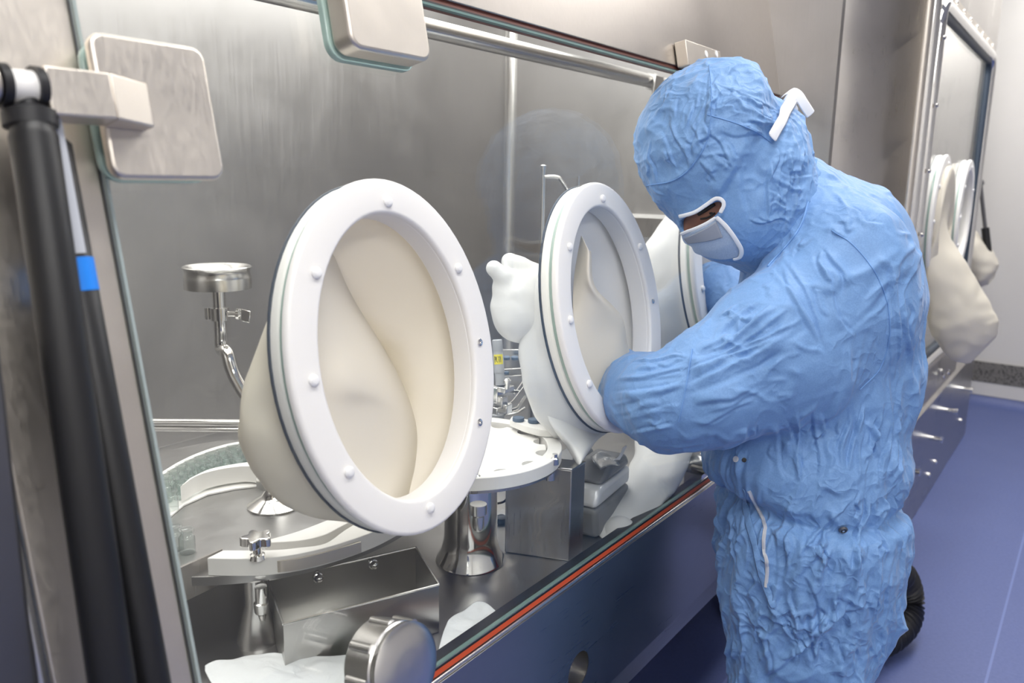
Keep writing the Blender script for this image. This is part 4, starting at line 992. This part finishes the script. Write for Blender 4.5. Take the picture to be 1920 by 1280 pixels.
# feed trough: sloping bright chute with stoppers behind the filling head
ch = thing('stopper_chute', 'bright sloping steel chute and stopper tracks behind the filling head', 'chute', at(985, 770, 1.85))
def strip(name, pts, dz, th, m): 
    L = [A(at(*p)) for p in pts]; return obj(name, prism(L+[p+UZ*dz for p in L[::-1]], fw*th), m, ch, bevel=.0015)
strip('track', [(940, 672, 1.88), (1000, 672, 1.85)], .022, .05, M_satin)
strip('track', [(940, 706, 1.84), (1010, 702, 1.82)], .018, .05, M_satin)
strip('chute', [(935, 775, 1.78), (962, 752, 1.78), (1002, 700, 1.78), (1008, 712, 1.78), (970, 768, 1.78), (944, 778, 1.78)], .004, .03, M_chrome)
strip('chute_side', [(962, 742, 1.80), (988, 706, 1.80)], .006, .03, M_satin)
strip('chute_lip', [(952, 736, 1.80), (974, 738, 1.80)], .008, .03, M_chrome)
obj('wire', tube(spline([at(948, 778, 1.76), at(968, 774, 1.76), at(985, 764, 1.76)], 5), .0025, 8), M_satin, ch)
obj('support', tube([at(1000, 700, 1.83), A([*at(1000, 700, 1.83)[:2], DECK])], .010, 12), M_satin, ch)
s0_ = None
for x, y in ((950, 670), (965, 670), (980, 671), (995, 672), (950, 697), (964, 696), (978, 695)):
    p = at(x, y-1, 1.84)
    if s0_ is None: s0_ = obj('vial_stopper', lathe([(.008, -.006), (.0085, 0), (.006, .002), (.001, .0025)], (0, 0, 0), n=16), M_stopper); o = s0_
    else: o = s0_.copy(); COL.objects.link(o)
    o.location = tuple(map(float, p)); tag(o, 'small dark blue stopper queued on the steel track behind the filling head', 'stopper', 'queued stoppers on the feed track')
# steel housing box, grey device, rods and notice at the back
Zt = .858
hb = [onZ(x, y, Zt) for x, y in ((1072, 882), (1180, 822))]; hl_ = onZ(948, 868, Zt)
P3 = [hl_, hb[0], hb[0]+(hb[1]-hb[0])*.22, hl_+(hb[1]-hb[0])*.22]
hs = thing('steel_housing', 'closed dark steel housing box on the deck below the second port', 'housing', (*(sum(P3)/4)[:2], DECK))
obj('shell', prism([A([p[0], p[1], DECK+.0005]) for p in P3], (0, 0, Zt-DECK-.0005)), M_steel, hs, bevel=.002)
obj('lid', prism([p+(p-sum(P3)/4)*.012 for p in P3], (0, 0, .003)), M_satin, hs, bevel=.001)
p = onZ(940, 980, DECK); kn = obj('foot_knob', lathe([(.010, .0), (.012, .004), (.012, .012), (.006, .016)], (p[0], p[1], DECK), n=16), M_black); tag(setorigin(kn, (p[0], p[1], DECK)), 'little black knob on the deck between the chrome column and steel housing', 'knob')
cbl = spline([onZ(922, 945, DECK+.06), onZ(945, 940, DECK+.07), onZ(955, 925, DECK+.08), onZ(962, 915, DECK+.09)], 6)
cb = obj('cable', tube(cbl, .0022, 8), M_black); tag(setorigin(cb, cbl[0]), 'thin black cable under the star wheel', 'cable')
# grey and silver rounded device
dv_c = A([1.225, .0, DECK]); ex = rt.copy(); ex[2] = 0; ex /= np.linalg.norm(ex); ey = A([-ex[1], ex[0], 0])
ex2 = A([.12, -.99, 0]); ey2 = A([-ex2[1], ex2[0], 0])
dv_ = thing('grey_device', 'rounded grey and silver device behind the second arm sleeve', 'device', dv_c)
def dprof(x0, x1, prof, m, name, bev=.010):
    L = [dv_c+ey2*a+UZ*b+ex2*x0 for a, b in prof]; return obj(name, prism(L, ex2*(x1-x0)), m, dv_, bevel=bev)
low = [(.0, .0005), (.16, .0005), (.16, .062), (-.012, .062)]; mid = [(-.012, .063), (.16, .063), (.16, .100), (.012, .100), (-.004, .088)]; up = [(.014, .101), (.16, .101), (.14, .130), (.06, .130)]
for x0, x1 in ((-.052, .002), (.004, .075)):
    dprof(x0, x1, low, M_devdark, 'base'); dprof(x0, x1, mid, M_devsilver, 'band'); dprof(x0, x1, up, M_devdark, 'hood')
dprof(-.008, .003, [(-.013, .070), (.004, .070), (.012, .094), (-.002, .094)], M_black, 'latch', .001)
# loose clear film over the device
fz = [.138, .134, .131]
fm = [[(1108, 855), (1128, 846), (1150, 856)], [(1112, 864), (1136, 858), (1158, 862)], [(1126, 880), (1142, 872), (1162, 872)]]
fi = obj('plastic_film', patch([[onZ(x, y, DECK+z+.004*((i+j) % 2)) for j, (x, y) in enumerate(r_)] for i, (r_, z) in enumerate(zip(fm, fz))]), M_film, None, solid=.0006); tag(setorigin(fi, onZ(1136, 858, DECK+.13)), 'crinkled scrap of clear plastic film on top of the grey device', 'film')
fm = [[(1168, 838, 1.50), (1176, 834, 1.50)], [(1160, 855, 1.50), (1168, 852, 1.50)], [(1150, 862, 1.50), (1162, 862, 1.50)]]
fi = obj('plastic_film', patch([[at(*p) for p in r_] for r_ in fm]), M_wipe, None, solid=.0006); tag(setorigin(fi, at(1165, 850, 1.5)), 'small white twist of film hanging beside the lowered sleeve', 'film')
# rods
rd = onZ(1020, 850, DECK); pr_ = at(1019, 400, 1.95)
r1 = thing('rod_stand', 'tall thin steel rod with a bent side arm behind the second port', 'stand', (*pr_[:2], DECK))
tp_ = at(1019, 312, 1.95)
obj('rod', tube([(*tp_[:2], DECK), tp_], .0065, 14), M_satin, r1); obj('cap', lathe([(.009, -.008), (.009, .002), (.006, .004)], tp_, n=16), M_satin, r1)
obj('side_arm', tube(spline([at(1021, 331, 1.95), at(1045, 332, 1.95), at(1055, 342, 1.95), at(1075, 372, 1.95), at(1100, 400, 1.95)], 6), .0045, 12), M_satin, r1)
tp_ = at(1085, 330, 2.05); r2 = obj('thin_rod', tube([(*tp_[:2], DECK), tp_], .0035, 10), M_satin); tag(setorigin(r2, (*tp_[:2], DECK)), 'thin short-topped steel rod right of the tall rod stand', 'rod')
# back equipment panel with a pale top edge and a small notice
pp = [onX(x, y, 2.425) for x, y in ((1180, 405), (1345, 409))]
ep_ = thing('equipment_panel', 'flat dark steel panel with a pale top edge on the chamber end wall', 'panel', onX(1260, 470, 2.425))
ybk, yfr = max(pp[0][1], pp[1][1]), min(pp[0][1], pp[1][1]); ztp = (pp[0][2]+pp[1][2])/2
obj('plate', box((2.41, yfr-.05, .95), (2.43, ybk, ztp-.006)), M_steel, ep_)
obj('top_edge', box((2.405, yfr-.05, ztp-.006), (2.432, ybk, ztp+.006)), M_white, ep_)
obj('dark_front', box((2.402, yfr-.05, .95), (2.408, ybk-.03, onX(1230, 446, 2.40)[2])), M_devdark, ep_)
pk = onX(1234, 478, 2.40); obj('push_button', lathe([(.012, 0), (.012, .012), (.009, .014)], pk, (-1, 0, 0), 18), M_white, ep_)
a, b = onX(1236, 510, 2.398), onX(1251, 536, 2.398)
nt_ = thing('notice', 'small white notice with a red heading inside the chamber, right of the second port', 'notice', a)
ylo, yhi = min(a[1], b[1]), max(a[1], b[1]); zlo, zhi = min(a[2], b[2]), max(a[2], b[2])
obj('sheet', box((2.397, ylo, zlo), (2.400, yhi, zhi)), M_paper, nt_)
hd = MB(); wq = (yhi-ylo)
for i in range(4): hd.add(*box((2.3955, yhi-wq*(.10+.2*i)-wq*.14, zhi-(zhi-zlo)*.30), (2.3975, yhi-wq*(.10+.2*i), zhi-(zhi-zlo)*.14)))
obj('heading', hd, M_redink, nt_)
# cylinder and tubing at the right end of the deck, seen under the worker's elbow
a, b = onZ(1283, 857, DECK+.06), onZ(1330, 872, DECK+.06)
cy = thing('valve_cylinder', 'horizontal pale steel cylinder near the deck, under the worker\'s elbow', 'cylinder', A([*((a+b)/2)[:2], DECK]))
obj('barrel', tube([a, a+(b-a)*1.25], .022, 20), M_satin, cy); obj('cradle', box(A([*(a+(b-a)*.6)[:2], 0])+A([-.03, -.02, DECK]), A([*(a+(b-a)*.6)[:2], 0])+A([.03, .02, DECK+.042])), M_satin, cy)
hz = obj('clear_hose', tube(spline([onZ(1283, 862, DECK+.07), onZ(1292, 880, DECK+.04), onZ(1302, 900, DECK+.015), onZ(1308, 915, DECK+.012)], 6), .008, 12), M_grey); tag(setorigin(hz, onZ(1302, 900, DECK+.01)), 'short grey hose running down beside the pale cylinder', 'hose')
# corrugated hose on the floor behind the worker
hp_ = spline([onZ(1610, 1215, .06), onZ(1660, 1195, .06), onZ(1693, 1165, .075), onZ(1700, 1125, .12), onZ(1690, 1085, .20), onZ(1660, 1060, .30), onZ(1620, 1050, .40)], 24)
rr_ = [.046+.0045*math.sin(i*1.35) for i in range(len(hp_))]
hz = obj('corrugated_hose', tube(hp_, rr_, 20), M_black); tag(setorigin(hz, hp_[0]), 'black corrugated hose on the blue floor behind the worker', 'hose')
# ------------------------------------------------------------------ the worker
def P3d(t_): return at(*t_)
foot = A([1.50, -.45, 0])
pe = thing('person', 'person in light blue coverall and hood, bent over with arms in the ports', 'person', foot)
def chain(pts):                    # (x, y, depth, radius) -> cones
    return [(P3d(a[:3]), P3d(b[:3]), a[3], b[3]) for a, b in zip(pts[:-1], pts[1:])]
trunk = chain([(1528, 1010, 1.52, .158), (1508, 912, 1.52, .146), (1506, 850, 1.51, .166), (1535, 700, 1.51, .168), (1548, 580, 1.51, .158), (1520, 470, 1.50, .120), (1480, 400, 1.49, .09)])+chain([(1495, 385, 1.50, .085), (1585, 440, 1.54, .100), (1590, 560, 1.54, .130)])
blouse = (P3d((1506, 856, 1.505)), A([.176, .176, .085]))
shoulders = chain([(1575, 470, 1.40, .088), (1580, 495, 1.52, .110), (1590, 520, 1.64, .092)])
armL = chain([(1590, 520, 1.40, .110), (1450, 648, 1.37, .108), (1330, 722, 1.355, .088), (1255, 752, 1.365, .074), (1204, 738, 1.425, .063), (1165, 718, 1.545, .055), (1100, 670, 1.55, .042), (1020, 603, 1.50, .032)])
armS = chain([(1600, 610, 1.40, .088), (1480, 690, 1.38, .082), (1340, 752, 1.36, .062)])
armR = chain([(1600, 525, 1.66, .092), (1480, 600, 1.72, .082), (1400, 590, 1.80, .070), (1352, 548, 1.84, .058), (1338, 530, 1.90, .050)])
def leg(dx):
    hipp = P3d((1528, 1000, 1.46)) if dx < 0 else P3d((1535, 1000, 1.60))
    f_ = A([1.40 if dx < 0 else 1.60, hipp[1]-.02 if dx < 0 else hipp[1]+.0, 0])
    kn = hipp*.48+f_*.52+A([0, .03, 0]); an = f_+UZ*.09
    return [(hipp, kn, .140, .095), (kn, an, .098, .080), (an-UZ*.03, f_+A([.0, .13, .035]), .06, .045)]
legs = leg(-1)+leg(1)
lap = chain([(1518, 1040, 1.50, .160), (1512, 1130, 1.50, .143), (1498, 1280, 1.49, .108)])
def suit_core(P):
    d = sd_cone(P, *trunk[0])
    for c in trunk[1:]: d = smin(d, sd_cone(P, *c), .03)
    for c in shoulders: d = smin(d, sd_cone(P, *c), .05)
    for c in legs[:2]+legs[3:5]+lap: d = smin(d, sd_cone(P, *c), .035)
    for c in (legs[2], legs[5]): d = smin(d, sd_cone(P, *c), .03)
    d = smin(d, sd_ell(P, *blouse), .03)
    a = sd_cone(P, *armL[0])
    for c in armL[1:]: a = smin(a, sd_cone(P, *c), .03)
    for c in armS: a = smin(a, sd_cone(P, *c), .06)
    b = sd_cone(P, *armR[0])
    for c in armR[1:]: b = smin(b, sd_cone(P, *c), .03)
    return smin(smin(d, a, .035), b, .03)
waist_c, waist_z = P3d((1512, 918, 1.52)), None
def suit_fn(P): return suit_core(P)
lo = A([.98, -.80, 0.0]); hi = A([1.95, .06, 1.40])
axA = P3d((1255, 752, 1.36))-P3d((1600, 520, 1.40)); axA /= np.linalg.norm(axA)
def suit_disp(V):
    z = V[:, 2]
    d = np.full(len(V), 1e9)
    for c in armL: d = np.minimum(d, np.abs(sd_cone(V, *c)))
    isarm = np.clip(1-d/.03, 0, 1)
    wp = V+.03*np.stack([perlin(V*7+1), perlin(V*7+20), perlin(V*7+40)], 1)
    big = perlin(wp*A([9, 9, 5]))*.008
    drapes = crease(wp*A([19, 19, 5])+3, .13, -.05, .2)*.0060+crease(wp*A([31, 31, 7])+9, .14, .0, .2)*.0038     # upright folds
    bil = -(np.abs(perlin(wp*A([8, 8, 6])+11))*.018+np.abs(perlin(wp*A([17, 17, 9])+17))*.013+np.abs(perlin(wp*A([34, 34, 20])+31))*.0075)+.009
    crum = bil+crease(wp*A([23, 23, 18])+17, .10)*.003
    al = V@axA; rest = V-np.outer(al, axA)
    # sleeve: long folds running along the arm, a few short ones across it near the elbow and cuff
    wq = np.stack([al*5, rest[:, 0]*20, rest[:, 2]*20], 1)+.5*np.stack([perlin(V*6+7), perlin(V*6+27), perlin(V*6+47)], 1)
    arm = crease(wq, .13, -.02, .2)*.0055+crease(wq*A([2.2, 1.7, 1.7])+5, .12, .05)*.0035+crease(wp*A([16, 16, 16])+71, .08, .1)*.004
    arm = arm-(np.abs(perlin(wq*A([1, .5, .5])+3))*.016+np.abs(perlin(wp*A([11, 11, 11])+61))*.006)+.006
    cuff = np.exp(-(((V-P3d((1200, 735, 1.38)))**2).sum(1))/.075**2)
    arm = arm+cuff*crease(np.stack([al*9, rest[:, 0]*40, rest[:, 2]*40], 1), .22, -.2, .2)*.0045
    low = np.clip((.80-z)/.22, 0, 1); sh = np.clip((z-1.05)/.10, 0, 1)
    body = big+drapes*(1.1+.4*low)*(1-.5*sh)+crum*(.40+.75*low)*(1-.3*sh)
    zw = P3d((1512, 922, 1.5))[2]
    g = np.exp(-((z-zw)/.016)**2); ga = np.exp(-((z-zw)/.075)**2)
    body = body-g*.020+ga*crease(wp*A([45, 45, 6])+2, .2, -.1, .2)*.005
    return (body*(1-isarm)+(arm+big*.5)*isarm)*np.clip(z/.1, 0, 1)
FO = fan([(1190, 680), (1150, 720), (1150, 775), (1190, 810)], [(1300, 655), (1290, 700), (1280, 745), (1265, 800)], 13, .0042, .0030, 5, .25, 1)
FO += fan([(1300, 650), (1285, 735), (1262, 815)], [(1450, 560), (1500, 640), (1520, 735)], 10, .0060, .0042, 7, .6, 2)
FO += fan([(1335, 625), (1340, 690)], [(1400, 540), (1500, 600)], 7, .0055, .0036, 8, .4, 3)
FO += fan([(1420, 520), (1560, 450)], [(1500, 640), (1640, 640)], 8, .0045, .0036, 9, .7, 4)
FO += fan([(1460, 500), (1590, 380)], [(1500, 440), (1660, 430)], 6, .0040, .0036, 9, .5, 5)
FO += fan([(1660, 450), (1705, 560)], [(1650, 700), (1715, 740)], 7, .0045, .0034, 7, .6, 6)
FO += fan([(1380, 810), (1540, 760), (1690, 730)], [(1385, 900), (1540, 905), (1670, 900)], 20, .0060, .0032, 7, .5, 7)
FO += fan([(1560, 880), (1682, 912)], [(1580, 760), (1640, 740), (1705, 780)], 10, .0065, .0030, 6, .3, 8)
FO += fan([(1590, 925), (1684, 925)], [(1480, 1060), (1600, 1090), (1700, 1040)], 13, .0060, .0030, 7, .35, 9)
FO += fan([(1335, 900), (1400, 930)], [(1370, 1050), (1410, 1090)], 7, .0050, .0030, 6, .5, 10)
for k_ in range(3): FO += fan([(1372, 960+95*k_), (1530, 985+95*k_), (1680, 970+95*k_)], [(1380, 1085+90*k_), (1510, 1110+90*k_), (1655, 1095+85*k_)], 16, .0065, .0030, 13, .75, 11+k_)
FO += fan([(1400, 1120), (1640, 1120)], [(1620, 1270), (1400, 1270)], 14, .0060, .0032, 14, .8, 15)
FO += [([(1575, 1000), (1545, 1050), (1530, 1110), (1518, 1170), (1508, 1200)], .005, .005), ([(1395, 800), (1392, 850), (1396, 905)], .006, .004), ([(1575, 998), (1520, 1050), (1470, 1100)], .004, .003)]
suit, SV, SF = sdf_mesh('coverall', suit_fn, lo, hi, .0046, M_suit, pe, disp=suit_disp, rel=2, folds=FO)
suit_t = bvh_of(SV, SF)

# hood over head and neck
HC = [(P3d((1345, 268, 1.47)), .146), (P3d((1395, 285, 1.48)), .108)]
hood_c = chain([(1372, 350, 1.465, .112), (1384, 392, 1.455, .088), (1415, 400, 1.465, .085)])
mask_c = chain([(1338, 412, 1.445, .052), (1352, 424, 1.445, .054)])
neck_c = chain([(1395, 335, 1.475, .102), (1450, 400, 1.50, .090), (1490, 455, 1.50, .095)])
def hood_core(P):
    d = sd_cone(P, HC[0][0], HC[1][0], .146, .110)
    for c in hood_c: d = smin(d, sd_cone(P, *c), .05)
    for c in neck_c: d = smin(d, sd_cone(P, *c), .05)
    return smin(d, sd_cone(P, *mask_c[0]), .025)
_V, _F = nets(hood_core, P3d((1370, 320, 1.46))-A([.26, .26, .26]), P3d((1370, 320, 1.46))+A([.26, .26, .24]), .006)
core_t = bvh_of(_V, _F)
sp = [(drape(core_t, x, y, 0)[0], r_) for x, y, r_ in ((1286, 422, .0125), (1300, 414, .0135), (1318, 405, .0135), (1334, 395, .0125), (1346, 386, .010))]
vw = [ (p-EYE)/np.linalg.norm(p-EYE) for p, r_ in sp]
edge_p = sp[0][0]-rt*.016+dn*.004
slit = [(sp[0][0]+rt*-.03+fw*.02+dn*.012, sp[0][0], .015, .0125)]
for k in range(len(sp)-1):
    for o_ in (0., .016): slit.append((sp[k][0]+vw[k]*o_, sp[k+1][0]+vw[k+1]*o_, sp[k][1], sp[k+1][1]))
def hood_fn(P):
    d = hood_core(P); s_ = np.full(len(P), 1e9)
    for c in slit: s_ = np.minimum(s_, sd_cone(P, *c))
    return np.maximum(d, -s_)
mk_c = P3d((1338, 440, 1.40))
def hood_disp(V):
    wp = V+.02*np.stack([perlin(V*11+1), perlin(V*11+20), perlin(V*11+40)], 1)
    dm = np.linalg.norm(V-mk_c, axis=1); calm = np.clip((dm-.07)/.06, 0, 1)
    a = -(np.abs(perlin(wp*A([9, 9, 13])+4))*.010+np.abs(perlin(wp*A([19, 19, 25])+8))*.0085+np.abs(perlin(wp*A([40, 40, 46])+8))*.0040)+.006+crease(wp*A([22, 22, 28])+8, .09, -.05)*.0025
    b = crease(wp*A([30, 30, 11])+14, .16, -.1, .2)*.0045
    neck = np.clip((V[:, 0]*rt[0]+V[:, 1]*rt[1]-(HC[0][0][0]*rt[0]+HC[0][0][1]*rt[1])-.05)/.08, 0, 1)
    return (a*(1-.4*neck)+b*neck+perlin(V*12+3)*.003)*(.12+.88*calm)
ctr = P3d((1380, 320, 1.47))
FH = fan([(1250, 165), (1330, 130), (1420, 150)], [(1208, 250), (1300, 260), (1330, 215)], 12, .0036, .0024, 7, .6, 21)
FH += fan([(1205, 280), (1260, 220), (1325, 230)], [(1225, 335), (1290, 320), (1325, 280)], 11, .0042, .0024, 8, .5, 22)
FH += fan([(1345, 150), (1340, 200), (1350, 240)], [(1460, 200), (1480, 240), (1440, 270)], 12, .0036, .0024, 7, .55, 23)
FH += fan([(1330, 230), (1300, 320)], [(1400, 300), (1340, 350)], 7, .0038, .0026, 8, .6, 24)
FH += fan([(1440, 280), (1515, 275)], [(1420, 440), (1512, 400)], 12, .0042, .0026, 9, .6, 25)
FH += fan([(1470, 300), (1400, 420)], [(1520, 330), (1480, 430)], 9, .0040, .0028, 7, .4, 26)
FH += [([(1395, 270), (1375, 310), (1352, 350), (1345, 372)], .006, .006), ([(1385, 300), (1385, 360), (1400, 420)], .003, .005), ([(1330, 122), (1336, 190), (1327, 255), (1298, 308), (1262, 337), (1212, 347)], .0018, .002)]
hood, HV, HF = sdf_mesh('hood', hood_fn, ctr-A([.22, .22, .24]), ctr+A([.24, .22, .20]), .0034, M_hood, pe, disp=hood_disp, rel=1, folds=FH)
hood_t = bvh_of(HV, HF)
# body below the clothes: one continuous surface with head, face and neck
nose = chain([(1296, 418, 1.455, .010), (1292, 436, 1.45, .012)])
brow = chain([(1290, 400, 1.46, .010), (1335, 384, 1.43, .010)])
cheek = (P3d((1318, 432, 1.425)), .030)
def body_fn(P):
    d = suit_core(P)+.026
    h = hood_core(P)+.0095
    h = smin(h, sd_cone(P, *nose[0]), .012); h = smin(h, sd_cone(P, *brow[0]), .010)
    return smin(d, h, .03)
bd, BV, BF = sdf_mesh('body', body_fn, lo, A([1.95, .06, 1.62]), .009, M_skin, pe, rel=1)
body_t = bvh_of(BV, BF)
# mask: cloth patch below the eye slit, with a white border
def dp(x, y, off=.003): return drape(core_t, x, y, off+.002)[0]
mr = [[(1284, 438), (1300, 432), (1322, 422), (1342, 408), (1350, 404)], [(1289, 450), (1304, 446), (1328, 438), (1354, 424), (1364, 420)], [(1296, 461), (1312, 458), (1336, 452), (1366, 442), (1377, 438)], [(1308, 468), (1324, 467), (1346, 464), (1374, 456), (1385, 452)], [(1324, 474), (1340, 478), (1357, 480), (1378, 477), (1389, 472)]]
mk_o = obj('mask', patch([[dp(x, y, .005) for x, y in r_] for r_ in mr]), M_mask, pe, sub=1, solid=.003)
fr_ = [[(1290, 442), (1306, 435), (1326, 425), (1345, 412)], [(1294, 447), (1310, 443), (1330, 438), (1352, 428)], [(1297, 451), (1314, 449), (1334, 447), (1357, 441)]]
obj('nose_flap', patch([[dp(x, y, .0075) for x, y in r_] for r_ in fr_]), M_flap, mk_o, solid=.0015)
def border(name, pts, w_, m, parent, off=.0075, tree=core_t, th=.0012):
    P_, Wd = [], []
    C_ = [(q[0], q[1]) for q in spline([A([x, y, 0.]) for x, y in pts], 5)]
    for i, (x, y) in enumerate(C_):
        p, n_ = drape(tree, x, y, off); P_.append(p); Wd.append(n_)
    Wr = []
    for i, p in enumerate(P_):
        t_ = P_[min(i+1, len(P_)-1)]-P_[max(i-1, 0)]; Wr.append(np.cross(t_, Wd[i]))
    return obj(name, ribbon(P_, w_, Wr, th), m, parent, sub=1)
border('mask_binding', [(1282, 436), (1300, 429), (1322, 420), (1345, 406)], .007, M_strap, mk_o)
border('mask_binding', [(1345, 404), (1356, 414), (1370, 430), (1382, 448), (1389, 462), (1386, 474), (1374, 478)], .0085, M_strap, mk_o, off=.0105)
border('eye_opening_binding', [(1279, 404), (1290, 402), (1308, 396), (1328, 382), (1344, 371), (1355, 374), (1358, 384), (1352, 398)], .0075, M_strap, hood)
# eye detail in the slit: closed lid with lashes and the brow
def bdp(x, y, off=.001): return drape(body_t, x, y, off)
for nm, pts, w_ in (('eyelash', [(1314, 410), (1328, 407), (1341, 399)], .0035), ('eyebrow', [(1310, 401), (1324, 393), (1340, 382)], .007)):
    P_ = [bdp(x, y)[0] for x, y in pts]; obj(nm, tube(spline(P_, 4), w_/2, 8), M_hair, bd)
obj('eye', lathe([(.001, -.009), (.007, -.006), (.010, 0), (.007, .006), (.001, .009)], bdp(1334, 401, -.0085)[0], (0, 0, 1), 16), M_hair, bd)
# head strap and its tied ends
def hdp(x, y, o=.004): return drape(hood_t, x, y, o)[0]
border('tie_strap', [(1437, 263), (1448, 243), (1461, 222), (1474, 200), (1480, 188)], .023, M_strap, hood, off=.0125)
kn = P3d((1482, 190, 1.45))
obj('tie_knot', lathe([(.002, -.014), (.011, -.009), (.013, 0), (.010, .009), (.002, .013)], kn, (.5, 0, 1), 16), M_strap, hood)
L = spline([P3d((1470, 178, 1.45)), P3d((1482, 171, 1.448)), P3d((1496, 178, 1.445)), P3d((1508, 196, 1.445)), P3d((1521, 216, 1.45))], 6)
wdx = -dn*.6+rt*.8
obj('tie_end', ribbon(L, .021, [rt*.75-dn*.65]*len(L), .0012), M_strap, hood, sub=1)
L = spline([P3d((1482, 190, 1.45)), P3d((1491, 205, 1.452)), P3d((1490, 218, 1.455)), P3d((1500, 226, 1.46)), P3d((1503, 240, 1.465))], 6)
obj('tie_end', ribbon(L, .012, [rt*.9-dn*.3]*len(L), .0012), M_strap, hood, sub=1)
# seams, zip and snaps, laid on the cloth
def seam(name, pts, r_, m, parent, tree, off=.0005, n=6):
    C_ = spline([A([x, y, 0.]) for x, y in pts], 24)
    return obj(name, tube([drape(tree, q[0], q[1], off)[0] for q in C_], r_, n), m, parent)
seam('crown_seam', [(1330, 122), (1334, 190), (1326, 260), (1298, 310), (1262, 338), (1212, 348)], .0009, M_seam, hood, hood_t)
seam('side_seam', [(1326, 215), (1370, 228), (1415, 245), (1446, 268)], .0009, M_seam, hood, hood_t)
seam('sleeve_seam', [(1560, 432), (1600, 460), (1640, 510), (1664, 570), (1668, 630), (1650, 690), (1612, 730)], .0010, M_seam, suit, suit_t)
seam('cuff_seam', [(1298, 655), (1292, 690), (1284, 735), (1272, 790)], .0012, M_seam, suit, suit_t, .001)
seam('collar_seam', [(1530, 300), (1520, 360), (1498, 430), (1440, 500)], .002, M_seam, suit, suit_t, .001)
z_ = seam('zip', [(1404, 920), (1420, 950), (1434, 985), (1432, 1020), (1438, 1060), (1437, 1100)], .0034, M_devsilver, suit, suit_t, .001)
border('zip_flap', [(1396, 915), (1402, 970), (1416, 1020), (1430, 1080), (1452, 1140)], .016, M_suit, suit, off=.002, tree=suit_t)
p, n_ = drape(suit_t, 1580, 991, .002)
sn = obj('snap', lathe([(.0075, 0), (.0075, .0015), (.006, .003), (.0045, .003), (.004, .0012), (.0022, .0012), (.0018, .003), (.001, .0032)], p, n_, 20), M_dark, suit)
obj('snap_stud', lathe([(.0024, .001), (.0020, .0034), (.0008, .004)], p, n_, 14), M_chrome, sn)
p, n_ = drape(suit_t, 1381, 861, .002)
obj('snap', lathe([(.0055, 0), (.0055, .001), (.004, .0018), (.001, .0018)], p, n_, 16), M_devsilver, suit)
p, n_ = drape(suit_t, 1395, 862, .001)
obj('snap', lathe([(.004, 0), (.004, .0015), (.001, .002)], p, n_, 14), M_black, suit)

for o in bpy.data.objects:
    if '_w' in o: del o['_w']
